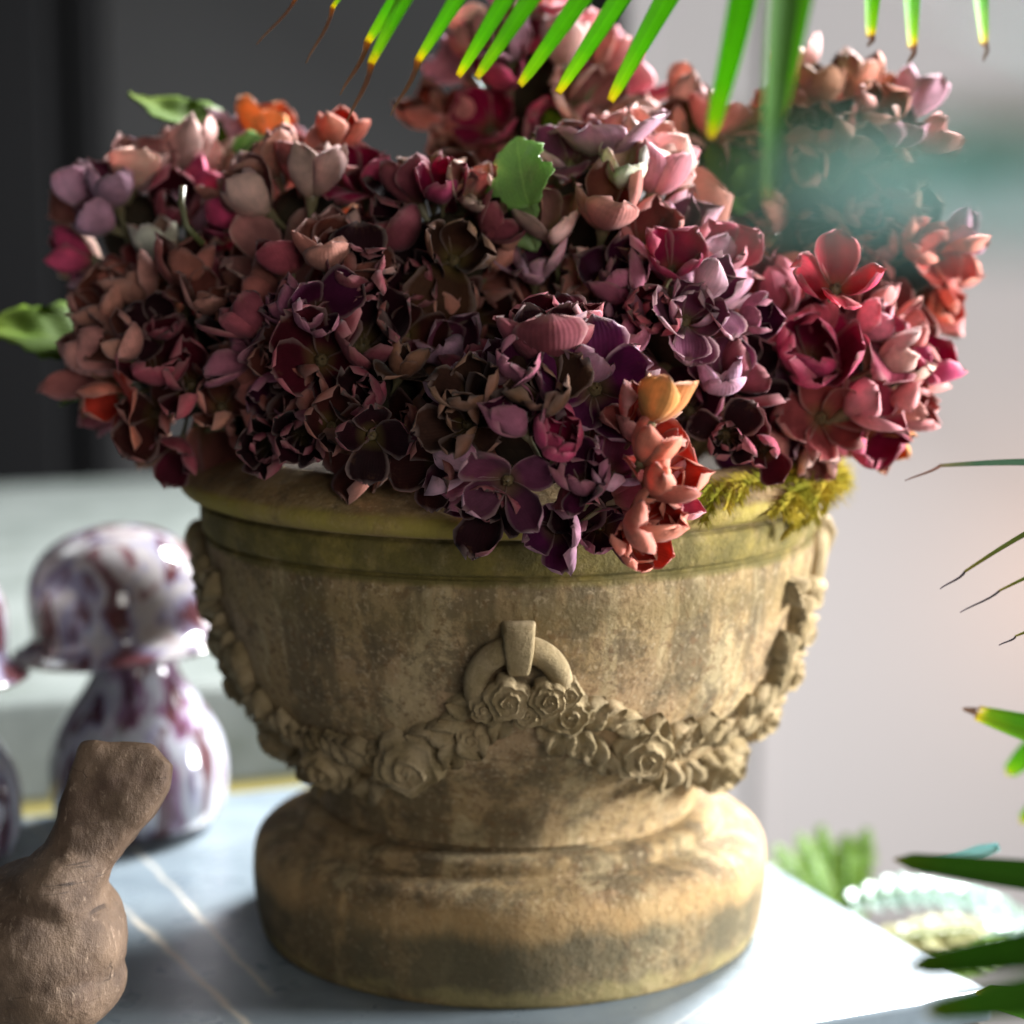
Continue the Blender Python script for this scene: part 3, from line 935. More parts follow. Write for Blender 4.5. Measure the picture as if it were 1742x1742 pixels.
hd = {}
for k, (px, py, rp, Y, w, lab) in HEADS.items():
    c = P(px, py, Y)
    hd[k] = dict(c=c, r=rp * depth(c) / FPX, w=w, pts=[], px=px, py=py, rp=rp)
    e = empty("hydrangea", c, lab, "flower", "burgundy hydrangea flower heads in the urn")
    hd[k]['o'] = e; hd[k]['inv'] = Matrix.Translation(-c)
    st0 = Vector((c.x * .45, c.y * .45, zof(800)))
    link("stem", tube_mesh("stem", [Vector((0, 0, 0)), (st0 - c) * .5 + Vector((0, 0, .01)), st0 - c], .004, 8), M_STEM, e)
    bm = bmesh.new(); bmesh.ops.create_icosphere(bm, subdivisions=3, radius=hd[k]['r'] * .45)  # dark ball added inside the head so gaps between florets read as shade
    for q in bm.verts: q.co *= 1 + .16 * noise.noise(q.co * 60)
    me = bpy.data.meshes.new("gap_shade_core"); bm.to_mesh(me); bm.free()
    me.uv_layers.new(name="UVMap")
    link("gap_shade_core", me, M_CORE, e)

RIMR, RIMZ = zz(554, 813)


def blocked(p, m=.0):
    r = math.hypot(p.x, p.y)
    if p.z < RIMZ - .002 and r < RIMR + m: return True
    if p.z < zof(764) + .004 and zz(430, 764)[0] < r < RIMR + m - (p.z - RIMZ) * .9: return True
    return False


cnt = {k: 0 for k in hd}
for (px, py, L, face, op, pal, n, dbl, *yy) in HERO:
    # the head whose disc covers this floret best, front heads first
    best = None
    for k, h in hd.items():
        q = math.hypot(px - h['px'], py - h['py']) / h['rp']
        s = q + (h['c'].y + .2) * .6
        if best is None or s < best[0]: best = (s, k, q)
    h = hd[best[1]]
    d = ray(px, py).normalized()
    rs = h['r'] * .93
    oc = CAMP - h['c']; b_ = oc.dot(d); disc = b_ * b_ - (oc.length_squared - rs * rs)
    t = -b_ - math.sqrt(disc) if disc > 0 else -b_
    pos = CAMP + d * t
    op *= .8
    if yy:
        kk = yy[1] if len(yy) > 1 else 'A'
        h = hd[kk]; best = (0, kk, 0); pos = P(px, py, yy[0])
    ax = camdir(*face)
    Lm = L * depth(pos) / FPX
    make_floret(h['o'], h['inv'], pos, ax, Lm * (1.5 if py < 700 or 690 < px < 1200 else 1.3), op, pal, n, dbl, short=bool(yy))
    for k, hh in hd.items(): hh['pts'].append((pos, Lm))
    cnt[best[1]] += 1

GA = math.pi * (3 - math.sqrt(5))
for k, h in hd.items():
    N = 64
    names, wts = list(h['w'].keys()), list(h['w'].values())
    ids = list(range(N)); rnd.shuffle(ids)
    for i in ids:
        if cnt[k] >= 44: break
        z = 1 - 2 * (i + .5) / N
        r = math.sqrt(1 - z * z); a = GA * i + rnd.uniform(-.15, .15)
        n = Vector((r * math.cos(a), r * math.sin(a), z))
        if n.y > .75: continue                      # far back of the head
        rr = h['r'] * rnd.uniform(.74, .97)
        pos = h['c'] + n * rr
        L = rnd.uniform(54, 72) * depth(pos) / FPX * (1 if k != 'K' else .85)
        if blocked(pos, .012): continue
        if k != 'A' and pos.z < zof(764) + .004: continue
        if any((pos - q).length < (L + l) * .50 for (q, l) in h['pts']): continue
        inside = False
        for k2, h2 in hd.items():
            if k2 != k and (pos - h2['c']).length < h2['r'] * .72: inside = True
        if inside: continue
        ax = (n + Vector((rnd.uniform(-.35, .35), rnd.uniform(-.35, .35), rnd.uniform(.15, .95)))).normalized()
        make_floret(h['o'], h['inv'], pos, ax, L * rnd.uniform(1.25, 1.55 if k in 'CJG' else 1.95), rnd.choice((.05, .12, .2, .28, .35, .45)), rnd.choices(names, wts)[0])
        cnt[k] += 1
        for hh in hd.values(): hh['pts'].append((pos, L))


def place_leaf(k, base, tip, normal, me, mat, Yb, Yt, curl=0):
    h = hd[k]
    b0, t0 = P(base[0], base[1], Yb), P(tip[0], tip[1], Yt)
    y = (t0 - b0); L = y.length; y.normalize()
    z = camdir(*normal); z = (z - y * z.dot(y)).normalized(); x = y.cross(z)
    m = Matrix((x, y, z)).transposed().to_4x4()
    me2 = me.copy(); me2.materials.clear(); me2.materials.append(mat)
    me2.polygons.foreach_set("use_smooth", [True] * len(me2.polygons))
    return inst("leaf", me2, h['inv'] @ Matrix.Translation(b0) @ m @ Matrix.Scale(L, 4), h['o'])


place_leaf('F', (900, 352), (866, 226), (-.5, .15, .9), HLEAF[2], M_HLEAF, -.125, -.11)
place_leaf('F', (850, 300), (900, 425), (-.5, .2, .8), HLEAF[0], M_HLEAF, -.10, -.115)
place_leaf('C', (375, 255), (238, 126), (.6, .55, .5), HLEAF[1], M_DLEAF, .03, .05)
place_leaf('M', (395, 255), (465, 225), (0, .6, .7), HLEAF[0], M_HLEAF, -.0, .0)
place_leaf('B', (190, 610), (-25, 515), (.35, .75, .5), HLEAF[1], M_DLEAF, .02, .0)
place_leaf('B', (200, 655), (95, 668), (-.1, .8, .5), HLEAF[0], M_DLEAF, .0, .0)
place_leaf('J', (1280, 360), (1220, 230), (.1, .4, .9), HLEAF[1], M_DLEAF, -.02, .0)
place_leaf('J', (1250, 330), (1310, 265), (.1, .5, .8), HLEAF[0], M_DLEAF, -.04, -.03)
place_leaf('F', (960, 300), (945, 170), (.1, .4, .9), HLEAF[0], M_DLEAF, .0, .02)
# arched bare flower stalk in front of the left heads
h = hd['C']
sp0 = [P(345, 415, -.09), P(318, 385, -.095), P(308, 345, -.09), P(311, 318, -.085)]
link("stalk", tube_mesh("stalk", [q - h['c'] for q in sp0], .0020, 8), M_STEM, h['o'])

# ------------------------------------------------------------------ moss on the rim
M = NT("yellow green moss"); c = M.coord()
M.fin(M.mix(M.ramp(M.noise(c, 45, 4), [(.4, 0), (.65, 1)]), (.26, .25, .012), (.68, .48, .05)), .8, .2)
M.translucent((.35, .30, .02, 1), .35)
M_MOSS = M.m
mv, mf = [], []


def strand(p0, d, L, w, bend):
    side = d.cross(camdir(0, 0, 1)).normalized() if d.cross(camdir(0, 0, 1)).length > 1e-3 else Vector((1, 0, 0))
    third = d.cross(side).normalized()
    pts = [p0 + d * (L * t) + bend * (t * t) for t in (0, .35, .7, 1)]
    b = len(mv)
    for k, p in enumerate(pts[:-1]):
        ww = w * (1 - k * .25)
        mv.extend((p + side * ww, p - side * ww * .5 + third * ww * .87, p - side * ww * .5 - third * ww * .87))
    mv.append(pts[-1])
    for k in range(2):
        for j in range(3):
            mf.append((b + k * 3 + j, b + k * 3 + (j + 1) % 3, b + k * 3 + 3 + (j + 1) % 3, b + k * 3 + 3 + j))
    for j in range(3): mf.append((b + 6 + j, b + 6 + (j + 1) % 3, b + 9))


def moss_frond(pts_px, n, L, w):
    pts = []
    for (x, y) in pts_px:
        pos, nrm, tan, up = surf(x, y); pts.append((pos + nrm * rnd.uniform(.003, .007), nrm))
    for i in range(n):
        t = i / n * (len(pts) - 1); k = int(t); q = t - k
        p = pts[k][0].lerp(pts[k + 1][0], q); nr = pts[k][1]
        ax = (pts[k + 1][0] - pts[k][0]).normalized()
        sd = ax.cross(nr).normalized() * (1 if i % 2 else -1)
        d = (ax * .9 + sd * rnd.uniform(.3, 1.1) + nr * rnd.uniform(.0, .6)).normalized()
        strand(p, d, L * rnd.uniform(.6, 1.2) * (1.1 - .6 * i / n), w, Vector((0, 0, -.25 * L)))
    for a in range(len(pts) - 1):
        strand(pts[a][0], (pts[a + 1][0] - pts[a][0]).normalized(), (pts[a + 1][0] - pts[a][0]).length * 1.05, w * 1.6, Vector((0, 0, 0)))


def moss_clump(x, y, rp, n, L, out=.6):
    for i in range(n):
        a, q = rnd.uniform(0, 6.28), math.sqrt(rnd.random())
        pos, nrm, tan, up = surf(x + math.cos(a) * rp * q, y + math.sin(a) * rp * q * .75)
        d = (nrm * rnd.uniform(.2, 1) * out + tan * rnd.uniform(-1, 1) + up * rnd.uniform(-1, .8)).normalized()
        strand(pos, d, L * rnd.uniform(.5, 1.3), .00055, Vector((0, 0, -.3 * L)))


for (x, y, r_, n_, l_) in ((1210, 782, 34, 260, .012), (1240, 795, 26, 160, .011), (1412, 800, 30, 260, .012), (1395, 820, 24, 200, .011), (1425, 785, 24, 200, .013), (1360, 842, 18, 110, .008), (1180, 770, 18, 60, .01)):
    moss_clump(x, y, r_, int(n_ * 2.6), l_ * 1.2)
for fr in (((1225, 800), (1222, 830), (1205, 862), (1190, 885)), ((1240, 800), (1235, 840), (1222, 872)), ((1205, 800), (1200, 835), (1180, 865)), ((1250, 800), (1258, 830), (1250, 858)),
           ((1395, 828), (1375, 850), (1350, 872), (1318, 905)), ((1385, 835), (1372, 865), (1345, 890)), ((1385, 830), (1340, 845), (1300, 872)), ((1405, 815), (1395, 845), (1380, 870)), ((1340, 850), (1320, 866), (1345, 868))):
    moss_frond(fr, 130, .0105, .0005)
moss = link("moss", mesh("moss", mv, mf), M_MOSS, None)
tag(moss, "yellow green moss trailing over the right rim of the urn", "moss", kind="stuff")

# ------------------------------------------------------------------ clay bird
def blob_union(name, parts, vox, post=None):
    bm = bmesh.new()
    for (c_, rad, rot) in parts['ell']:
        r0 = bmesh.ops.create_icosphere(bm, subdivisions=4, radius=1)
        m = Matrix.Translation(c_) @ rot @ Matrix.Diagonal((rad[0], rad[1], rad[2], 1))
        bmesh.ops.transform(bm, matrix=m, verts=r0['verts'])
    for loft in parts['loft']:
        rings = []
        for (p, x, y, a, b_, e) in loft:
            ring = []
            for i in range(28):
                th = 2 * math.pi * i / 28
                cx, sx = math.cos(th), math.sin(th)
                ring.append(bm.verts.new(p + x * a * math.copysign(abs(cx) ** e, cx) + y * b_ * math.copysign(abs(sx) ** e, sx)))
            rings.append(ring)
        for k in range(len(rings) - 1):
            for i in range(28):
                j = (i + 1) % 28
                bm.faces.new((rings[k][i], rings[k][j], rings[k + 1][j], rings[k + 1][i]))
        bm.faces.new(rings[0][::-1]); bm.faces.new(rings[-1])
    bmesh.ops.recalc_face_normals(bm, faces=bm.faces)
    me = bpy.data.meshes.new(name); bm.to_mesh(me); bm.free()
    o = bpy.data.objects.new(name, me); COL.objects.link(o)
    r = o.modifiers.new("r", 'REMESH'); r.mode = 'VOXEL'; r.voxel_size = vox
    s = o.modifiers.new("s", 'SMOOTH'); s.iterations = 4; s.factor = .5
    dg = bpy.context.evaluated_depsgraph_get(); dg.update()
    me2 = bpy.data.meshes.new_from_object(o.evaluated_get(dg))
    bpy.data.objects.remove(o); me2.name = name
    return me2


BY = -.21
b = lambda px, py, dy=0: P(px, py, BY + dy)
s_ = depth(b(60, 1600)) / FPX


def tail_sec(x0, y0, x1, y1, th, e=.32, dy=0):
    a0, a1 = b(x0, y0, dy), b(x1, y1, dy)
    mid = (a0 + a1) / 2; x = (a1 - a0).normalized()
    yv = camdir(0, .2, 1); yv = (yv - x * yv.dot(x)).normalized()
    return (mid, x, yv, (a1 - a0).length / 2, th, e)


tail = [tail_sec(143, 1262, 262, 1266, .009), tail_sec(136, 1268, 294, 1301, .0125), tail_sec(126, 1302, 288, 1340, .015), tail_sec(112, 1345, 256, 1392, .017), tail_sec(97, 1390, 224, 1434, .020, .6),
        tail_sec(78, 1432, 192, 1474, .024, .75), tail_sec(45, 1462, 178, 1512, .034, .9), tail_sec(5, 1490, 176, 1570, .042, 1), tail_sec(0, 1550, 160, 1640, .036, 1), tail_sec(-10, 1610, 110, 1680, .02, 1)]
body_c = b(35, 1612)
ells = [(b(60, 1600), (158 * s_, .046, 140 * s_), Matrix.Rotation(R(-12), 4, 'Y')), (b(-60, 1625), (185 * s_, .050, 150 * s_), Matrix.Identity(4)),
        (b(85, 1660), (130 * s_, .043, 100 * s_), Matrix.Identity(4)), (b(-215, 1560), (95 * s_, .034, 90 * s_), Matrix.Rotation(R(40), 4, 'Y')), (b(-270, 1480), (72 * s_, .026, 66 * s_), Matrix.Identity(4)), (b(-345, 1488), (46 * s_, .009, 14 * s_), Matrix.Identity(4))]
bme = blob_union("body", dict(ell=ells, loft=[tail]), .0021)
# weathered dents
for q in bme.vertices:
    p = q.co
    n = noise.noise(p * 45) * .0016 + noise.noise(p * 130) * .0007
    q.co = p + q.normal * n
M = NT("scratched brown clay"); c = M.coord()
col = M.mix(M.ramp(M.noise(c, 30, 6, .65), [(.35, 0), (.68, 1)]), (.085, .050, .030), (.235, .155, .10))
col = M.mix(M.ramp(M.noise(c, 14, 5, .6), [(.5, 0), (.7, .6)]), col, (.26, .165, .10))
col = M.mix(M.ramp(M.noise(c, 9, 5, .6, .6), [(.53, 0), (.66, .65)]), col, (.075, .036, .026))
gr = M.noise(M.mapping(c, scale=(1, 1, .45), rot=(0, R(35), 0)), 260, 4, .7)
col = M.mix(M.ramp(gr, [(.58, 0), (.72, .65)]), col, (.46, .33, .23))
scr = M.noise(M.mapping(c, scale=(22, 22, 260), rot=(0, R(-24), 0)), 1.0, 3, .6)
scf = M.math('MULTIPLY', M.ramp(scr, [(.60, 0), (.66, .8)]), M.ramp(M.noise(c, 24, 3), [(.47, 0), (.55, 1)]))
col = M.mix(scf, col, (.035, .02, .013))
cr = M.node("ShaderNodeTexVoronoi", feature='DISTANCE_TO_EDGE'); cr.inputs['Scale'].default_value = 26
M.l.new(M.mix(.12, c, M.noise(c, 25, 3, out=1)), cr.inputs['Vector'])
crk = M.ramp(cr.outputs[0], [(.0, 0), (.018, 1)])
crm = M.ramp(M.noise(c, 17, 3), [(.60, 1), (.68, 0)])
crk = M.math('MAXIMUM', crk, crm)
col = M.mix(M.math('SUBTRACT', 1, crk), col, (.03, .018, .012))
h_ = M.math('ADD', M.math('ADD', M.noise(c, 120, 7, .75), M.math('MULTIPLY', gr, .5)), M.math('MULTIPLY', crk, .6))
M.bump(h_, .75, .0022)
M_BIRD = M.fin(col, .62, .35)
zmin = min(q.co.z for q in bme.vertices)
bird = empty("clay_bird", (body_c.x, body_c.y, 0), "brown clay bird ornament with upturned tail at the lower left corner", "ornament")
off = Vector((body_c.x, body_c.y, 0))
bme.transform(Matrix.Translation(-off))
link("body", bme, M_BIRD, bird)
for fx in (-.02, -.045):
    foot_h = zmin + .02
    if zmin > .0005:
        link("leg", tube_mesh("leg", [Vector((fx, 0, 0)), Vector((fx, 0, foot_h / 2)), Vector((fx, 0, foot_h))], [.011, .008, .012], 12), M_BIRD, bird)

# ------------------------------------------------------------------ glass mushrooms
def glass_mat(name, ca, cb, cc, scale, seed, trans=.18, dist=1.4):
    M = NT(name); c = M.mapping(M.coord(), loc=(seed, seed, 0))
    st = M.mapping(c, scale=scale)
    n = M.noise(st, 1.0, 3, .5, dist)
    n2 = M.noise(st, 1.6, 3, .5, dist * .7)
    col = M.ramp(n, [(.33, cb), (.42, cc), (.45, ca), (.53, ca), (.57, (.26, .25, .36)), (.62, cb)])
    col = M.mix(M.ramp(n2, [(.54, 0), (.60, .9)]), col, (.085, .02, .02))
    M.fin(col, .07, .6, trans=trans, coat=.6)
    M.b.inputs['Coat Roughness'].default_value = .03
    M.b.inputs['IOR'].default_value = 1.5
    return M.m


M_CAP = glass_mat("swirled art glass cap", (.42, .39, .39), (.10, .035, .04), (.24, .14, .15), (17, 17, 11), 2.6)
M_BULB = glass_mat("striped art glass bulb", (.40, .41, .46), (.055, .012, .028), (.23, .13, .22), (40, 40, 4), 5.0, dist=.35)
MY = .165


def mushroom(base, s, label, rot, caplean):
    o = empty("glass_mushroom", base, label, "glass ornament", "swirled glass mushroom ornaments on the marble")
    k = s * 1.57 / FPX
    up = lambda py: (1425 - py) * k * 1.02
    stem = [(0, up(1425)), (100, up(1424)), (128, up(1412)), (146, up(1385)), (153, up(1345)), (152, up(1305)), (140, up(1262)), (112, up(1215)), (84, up(1175)), (70, up(1142)), (72, up(1118))]
    stem = [(r * k, z) for (r, z) in stem]
    link("bulb", lathe_mesh("bulb", [stem[0]] + smooth_prof(stem[1:], 4), 72), M_BULB, o)
    cap = [(66, up(1118)), (120, up(1121)), (165, up(1121)), (182, up(1114)), (183, up(1109)), (166, up(1100)), (150, up(1082)), (151, up(1050)), (150, up(1015)), (140, up(980)), (118, up(948)), (80, up(924)), (36, up(912)), (0, up(910))]
    cap = [(r * k, z) for (r, z) in cap]
    me = lathe_mesh("cap", smooth_prof(cap[:-1], 4) + [cap[-1]], 72)
    piv = Vector((0, 0, up(1118)))
    me.transform(Matrix.Translation(piv + Vector((-22 * k, 0, .0))) @ Matrix.Rotation(caplean, 4, 'Y') @ Matrix.Translation(-piv))
    link("cap", me, M_CAP, o)
    o.rotation_euler = (0, 0, rot)
    return o


m0 = onz(238, 1405, 0)
mushroom((m0.x, m0.y, 0), 1.0, "large swirled purple and white glass mushroom between the bird and the urn", 0, R(-4))
m1 = onz(-122, 1470, 0)
mushroom((m1.x, m1.y, 0), 1.0, "glass mushroom cut off by the left edge of the photo", R(70), R(3))

# ------------------------------------------------------------------ palm fronds and blades
GREEN = [(0, (.10, .30, .006)), (.36, (.17, .43, .01)), (.455, (.32, .52, .012)), (.492, (.66, .56, .012)), (.515, (.30, .13, .03)), (.60, (.15, .065, .03)), (1, (.22, .13, .075))]
M_PALM = leaf_mat("palm leaflet green", GREEN, .45, .35, .5, mott=.2)
M_PALMD = leaf_mat("deep green palm blade", [(0, (.038, .12, .010)), (.38, (.055, .165, .012)), (.47, (.09, .17, .01)), (.495, (.30, .22, .02)), (.52, (.16, .09, .06)), (1, (.12, .075, .06))], .25, .60, .08)
M_TEAL = leaf_mat("green blade with painted teal sheen", [(0, (.46, .76, .76)), (.3, (.44, .74, .72)), (.45, (.25, .45, .38)), (.5, (.06, .15, .06)), (1, (.06, .15, .06))], .35, .4, .4)  # pale teal at the root end is window sheen painted into the colour
M_RIB = leaf_mat("palm stalk", [(0, (.05, .16, .01)), (1, (.06, .19, .012))], .15, .3, .5, vein=False)


def blade_mesh(name, pts, ws, vs, fold=.25, face=None):
    """a long leaf strip with a V fold and real thickness; pts world, ws half widths, vs lengthwise uv"""
    n = len(pts); rows = []; uv = []
    W = 6
    v = []
    for k in range(n):
        t = (pts[min(n - 1, k + 1)] - pts[max(0, k - 1)]).normalized()
        nrm = face.copy() if face else camdir(0, 0, 1)
        nrm = (nrm - t * nrm.dot(t)).normalized(); sd = t.cross(nrm)
        for j in range(W + 1):
            u = j / W * 2 - 1
            v.append(pts[k] + sd * (u * ws[k]) + nrm * (abs(u) * fold * ws[k]))
            uv.append(((u + 1) / 2, vs[k]))
    N = len(v)
    for k in range(n):
        t = (pts[min(n - 1, k + 1)] - pts[max(0, k - 1)]).normalized()
        nrm = face.copy() if face else camdir(0, 0, 1)
        nrm = (nrm - t * nrm.dot(t)).normalized()
        for j in range(W + 1): v.append(v[k * (W + 1) + j] - nrm * .0005)
    uv = uv + uv
    q = W + 1; f = []
    for k in range(n - 1):
        for j in range(W):
            a = k * q + j
            f.append((a, a + q, a + q + 1, a + 1)); f.append((N + a, N + a + 1, N + a + q + 1, N + a + q))
    ring = list(range(q)) + [k * q + W for k in range(1, n)] + [(n - 1) * q + k for k in range(W - 1, -1, -1)] + [k * q for k in range(n - 2, 0, -1)]
    for k in range(len(ring)):
        a, b_ = ring[k], ring[(k + 1) % len(ring)]
        f.append((a, N + a, N + b_, b_))
    return mesh(name, v, f, uv)


def leaflet(root, p0, p1, p2, w, Y0, Y1, mat, bow=0.0, face=None, name="leaflet", fold=.25, bluntness=.55):
    """p0 root end, p1 end of the green part, p2 tip of the dry part (pixels); Y0/Y1 depth at root / tip"""
    inv = Vector(root.location)
    pts, ws, vs = [], [], []
    n1, n2 = 12, 6
    def at(t):
        x = p0[0] + (p1[0] - p0[0]) * t; y = p0[1] + (p1[1] - p0[1]) * t
        L = math.hypot(p1[0] - p0[0], p1[1] - p0[1])
        nx, ny = -(p1[1] - p0[1]) / L, (p1[0] - p0[0]) / L
        o_ = bow * math.sin(math.pi * t)
        return x + nx * o_, y + ny * o_
    for i in range(n1 + 1):
        t = i / n1
        x, y = at(t); Y = Y0 + (Y1 - Y0) * t
        p = P(x, y, Y); s = depth(p) / FPX
        ww = w * (1 - .62 * t ** 1.6) * min(1, .45 + t * 2.2)
        pts.append(p - inv); ws.append(max(.4, ww) * .5 * s); vs.append(t * .5)
    if p2:
        for i in range(1, n2 + 1):
            t = i / n2
            p = P(p1[0] + (p2[0] - p1[0]) * t + 4 * math.sin(t * 5), p1[1] + (p2[1] - p1[1]) * t, Y1); s = depth(p) / FPX
            ww = w * .24 * (1 - t) ** .7 * (1 if i > 0 else 1) + 1.6
            pts.append(p - inv); ws.append(ww * .5 * s); vs.append(.5 + .5 * t)
    else:
        ws[-1] *= bluntness
    me = blade_mesh(name, pts, ws, vs, fold, face)
    return link(name, me, mat, root)


fr = empty("palm_frond", P(1000, -260, -.28), "bright green palm frond with brown tipped leaflets hanging over the flowers", "palm frond")
FL = [((560, -80), (505, -6), (440, 76), 16), ((640, -110), (566, 12), (524, 108), 22), ((752, -110), (625, 72), (582, 162), 34), ((765, -130), (632, 106), (594, 208), 36), ((850, -120), (711, 103), (668, 197), 36),
      ((930, -120), (779, 130), None, 38), ((985, -130), (811, 132), None, 40), ((1075, -130), (884, 145), None, 42), ((1135, -130), (949, 158), None, 42), ((1210, -130), (1038, 172), None, 46)]
for i, (a, b_, c_, w) in enumerate(FL):
    leaflet(fr, a, b_, c_, w, -.30, -.245 + .006 * (i % 3), M_PALM, bow=rnd.uniform(-6, 6), face=camdir(.25 - .1 * (i % 2), .25, 1), bluntness=.75)
rp_ = [P(x, y, -.31) - fr.location for (x, y) in ((520, -60), (660, -115), (800, -140), (950, -150), (1100, -150), (1300, -140))]
link("stalk", tube_mesh("stalk", rp_, .004, 8), M_RIB, fr)
fr2 = empty("palm_frond", P(1330, -260, -.45), "darker palm frond hanging close to the lens above the right flower heads", "palm frond")
leaflet(fr2, (1290, -120), (1208, 235), None, 64, -.42, -.38, M_PALM, bow=-5, face=camdir(-.6, .1, 1))
leaflet(fr2, (1345, -140), (1305, 345), None, 70, -.48, -.47, M_PALMD, bow=3, face=camdir(.5, .2, 1))
leaflet(fr2, (1385, -140), (1325, 210), None, 50, -.45, -.42, M_PALM, bow=0, face=camdir(.3, .2, 1))
link("stalk", tube_mesh("stalk", [P(x, y, -.46) - fr2.location for (x, y) in ((1270, -120), (1340, -140), (1420, -150))], .005, 8), M_RIB, fr2)
fr3 = empty("palm_frond", P(1570, -260, -.05), "palm frond showing only three short leaflet ends at the top right", "palm frond")
for (a, b_, c_, w) in (((1490, -160), (1481, 60), (1480, 80), 44), ((1548, -160), (1552, 78), (1548, 112), 44), ((1655, -160), (1674, 72), (1678, 105), 42)):
    leaflet(fr3, a, b_, c_, w, -.05, -.03, M_PALM, face=camdir(.1, .2, 1), fold=.15)
link("stalk", tube_mesh("stalk", [P(x, y, -.06) - fr3.location for (x, y) in ((1460, -150), (1560, -165), (1690, -155))], .004, 8), M_RIB, fr3)

near = empty("blurred_leaf", P(1760, 330, -1.02), "strongly blurred green leaf with painted teal sheen reaching in from the right edge", "leaf")
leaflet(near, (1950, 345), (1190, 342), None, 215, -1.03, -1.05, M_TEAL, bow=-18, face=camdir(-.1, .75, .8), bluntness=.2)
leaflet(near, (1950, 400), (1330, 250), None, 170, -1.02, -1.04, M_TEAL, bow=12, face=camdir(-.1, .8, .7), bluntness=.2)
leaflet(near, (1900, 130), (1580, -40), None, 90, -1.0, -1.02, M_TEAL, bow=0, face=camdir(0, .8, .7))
leaflet(near, (1900, 215), (1175, 262), None, 120, -.98, -1.0, M_PALMD, bow=-10, face=camdir(-.1, .6, .9), bluntness=.3)
link("stalk", tube_mesh("stalk", [P(x, y, -1.02) - near.location for (x, y) in ((1900, 120), (1950, 320), (1960, 440))], .003, 8), M_RIB, near)

rf = empty("fan_palm", P(1900, 1350, -.3), "dark green fan palm leaf with pointed blades at the lower right edge", "palm leaf")
RB = [((1900, 1275), (1662, 1214), (1640, 1205), 74, -.12, -.10, M_PALM, (0, .5, .9)), ((1900, 1505), (1520, 1462), None, 62, -.44, -.42, M_PALMD, (0, .3, 1)),
      ((1920, 1590), (1545, 1645), None, 78, -.54, -.52, M_PALMD, (0, .4, .9)), ((1920, 1655), (1570, 1722), None, 84, -.60, -.58, M_PALMD, (0, .2, 1)), ((1920, 1760), (1660, 1690), None, 80, -.22, -.21, M_PALMD, (0, .5, .8)),
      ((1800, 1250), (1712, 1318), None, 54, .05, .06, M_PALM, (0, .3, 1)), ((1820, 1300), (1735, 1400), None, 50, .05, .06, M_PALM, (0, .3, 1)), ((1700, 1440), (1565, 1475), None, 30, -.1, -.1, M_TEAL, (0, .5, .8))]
for (a, b_, c_, w, y0, y1, m_, fc) in RB:
    leaflet(rf, a, b_, c_, w, y0, y1, m_, bow=rnd.uniform(-6, 6), face=camdir(*fc), name="blade", bluntness=.12)
link("stalk", tube_mesh("stalk", [P(x, y, -.2) - rf.location for (x, y) in ((1880, 1230), (1930, 1450), (1930, 1800))], .006, 8), M_RIB, rf)

M_THIN = leaf_mat("thin teal leaf tip", [(0, (.08, .24, .15)), (.40, (.10, .26, .14)), (.48, (.38, .36, .16)), (.53, (.45, .22, .16)), (.9, (.42, .24, .20)), (1, (.25, .18, .16))], .25, vein=False)
M_THIN2 = leaf_mat("thin olive leaf tip", [(0, (.10, .17, .03)), (.40, (.20, .24, .04)), (.50, (.34, .29, .05)), (.53, (.05, .035, .05)), (1, (.09, .06, .09))], .25, vein=False)
th_ = empty("thin_leaves", P(1900, 900, -.2), "thin curved palm leaf tips against the pale wall at the right edge", "palm leaf")
leaflet(th_, (1900, 792), (1600, 792), (1543, 818), 15, -.16, -.15, M_THIN, bow=6, name="blade", fold=.05)
leaflet(th_, (1900, 838), (1642, 972), (1603, 1002), 12, -.2, -.18, M_THIN2, bow=10, name="blade", fold=.05)
leaflet(th_, (1900, 920), (1702, 1004), (1637, 1042), 10, -.2, -.18, M_THIN2, bow=4, name="blade", fold=.05)
leaflet(th_, (1850, 1040), (1728, 1082), (1703, 1098), 9, -.22, -.2, M_THIN2, bow=2, name="blade", fold=.05)
link("stalk", tube_mesh("stalk", [P(x, y, -.18) - th_.location for (x, y) in ((1900, 770), (1910, 900), (1860, 1060))], .003, 8), M_RIB, th_)

# ------------------------------------------------------------------ plants behind the right corner of the table
M_FERN = leaf_mat("fresh fern green", [(0, (.10, .22, .02)), (1, (.22, .36, .05))], .35, vein=False)
M_SILV = leaf_mat("silver green leaflet", [(0, (.13, .22, .17)), (1, (.27, .36, .32))], .25, .25, .6, vein=False)
M_CREAM = leaf_mat("cream variegated leaflet", [(0, (.22, .23, .07)), (1, (.38, .35, .16))], .3, vein=False)


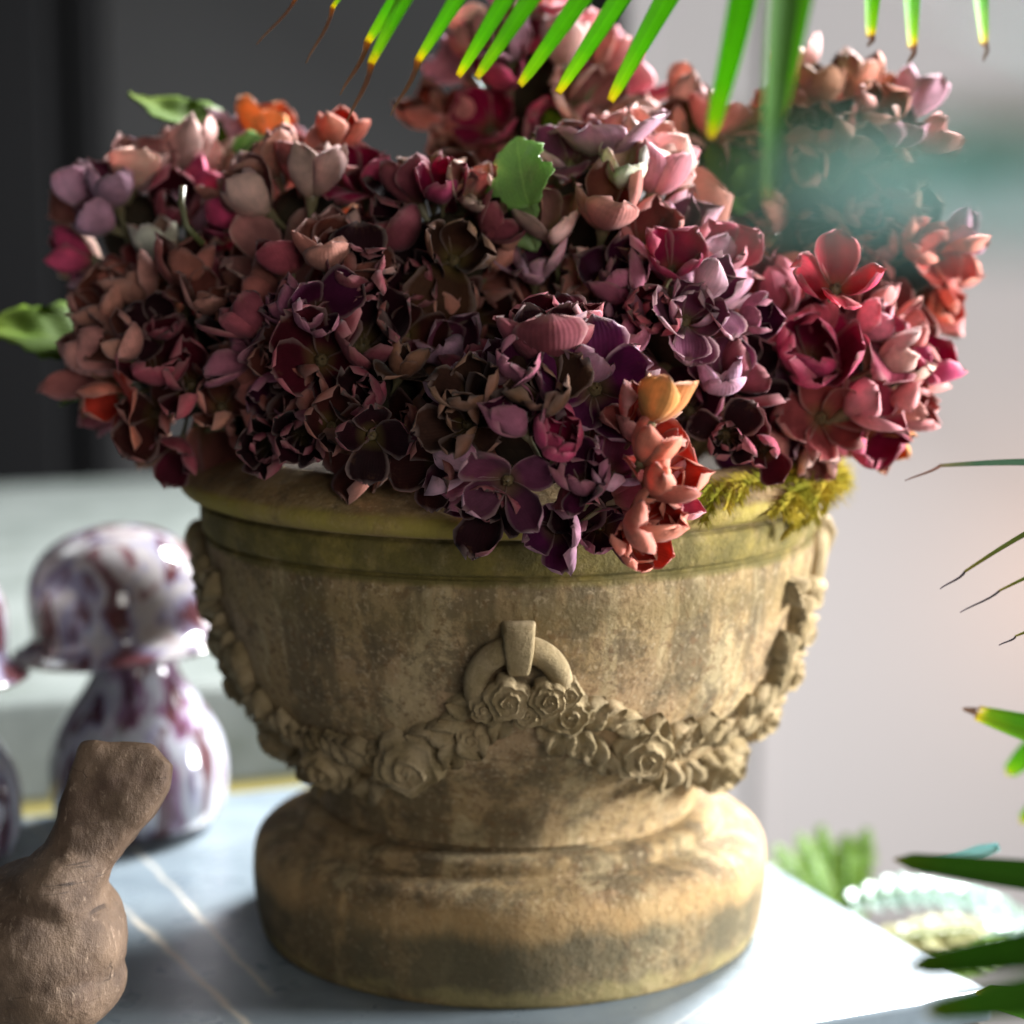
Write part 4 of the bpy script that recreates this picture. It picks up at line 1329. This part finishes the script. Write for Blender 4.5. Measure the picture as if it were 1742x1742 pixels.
def frond(root, base, tip, Yb, Yt, n, wl, mat, leaf_w, droop, name="leaflet"):
    inv = Vector(root.location)
    b0, t0 = P(base[0], base[1], Yb), P(tip[0], tip[1], Yt)
    L = (t0 - b0).length
    pts = [b0.lerp(t0, i / 10) + Vector((0, 0, droop * L * math.sin(math.pi * i / 10))) - inv for i in range(11)]
    link("stalk", tube_mesh("stalk", pts, [.0018 * (1 - .7 * i / 10) for i in range(11)], 6), M_RIB, root)
    for i in range(n):
        t = (i + .5) / n; k = min(9, int(t * 10)); q = t * 10 - k
        p = pts[k].lerp(pts[k + 1], q); ax = (pts[k + 1] - pts[k]).normalized()
        nr = camdir(0, .7, .7); nr = (nr - ax * nr.dot(ax)).normalized(); sd = ax.cross(nr)
        for s in (1, -1):
            d = (sd * s + ax * .5 + nr * rnd.uniform(-.1, .3)).normalized()
            ll = wl * math.sin(math.pi * (.12 + .86 * t)) ** .7 * rnd.uniform(.85, 1.1)
            pp = [p + d * (ll * j / 4) - nr * (ll * .25 * (j / 4) ** 2) for j in range(5)]
            link(name, blade_mesh(name, pp, [leaf_w * x for x in (.5, 1, .95, .6, .12)], [j / 4 for j in range(5)], .2, nr), mat, root)


fern = empty("fern", P(1420, 1560, .40), "fuzzy light green fern behind the right edge of the marble slab", "fern")
for (bs, tp) in (((1430, 1620), (1320, 1440)), ((1430, 1620), (1395, 1405)), ((1440, 1620), (1475, 1410)), ((1430, 1620), (1360, 1420)), ((1440, 1630), (1440, 1420)), ((1420, 1600), (1300, 1470)), ((1440, 1620), (1400, 1440)), ((1440, 1620), (1460, 1460))):
    frond(fern, bs, tp, .40 + rnd.uniform(-.03, .03), .42 + rnd.uniform(-.04, .04), 18, .017, M_FERN, .0028, .05)
link("stalk", tube_mesh("stalk", [P(1430, 1620, .40) - fern.location, P(1430, 1900, .40) - fern.location, Vector((0, 0, -.85 - fern.location.z))], .004, 8), M_RIB, fern)
sil = empty("silver_plant", P(1600, 1640, .30), "silvery blue variegated plant behind the right table corner", "plant")
frond(sil, (1440, 1535), (1745, 1560), .30, .32, 11, .022, M_SILV, .0075, .12)
frond(sil, (1560, 1600), (1790, 1600), .27, .27, 9, .022, M_SILV, .007, .05)
frond(sil, (1500, 1600), (1680, 1580), .25, .25, 8, .022, M_CREAM, .0075, .02)
frond(sil, (1520, 1660), (1720, 1610), .24, .24, 9, .020, M_FERN, .005, .0)
link("stalk", tube_mesh("stalk", [P(1500, 1620, .28) - sil.location, P(1540, 1900, .28) - sil.location, Vector((0, 0, -.85 - sil.location.z))], .005, 8), M_RIB, sil)
print("objects", len(bpy.data.objects), {k: v for k, v in cnt.items()})
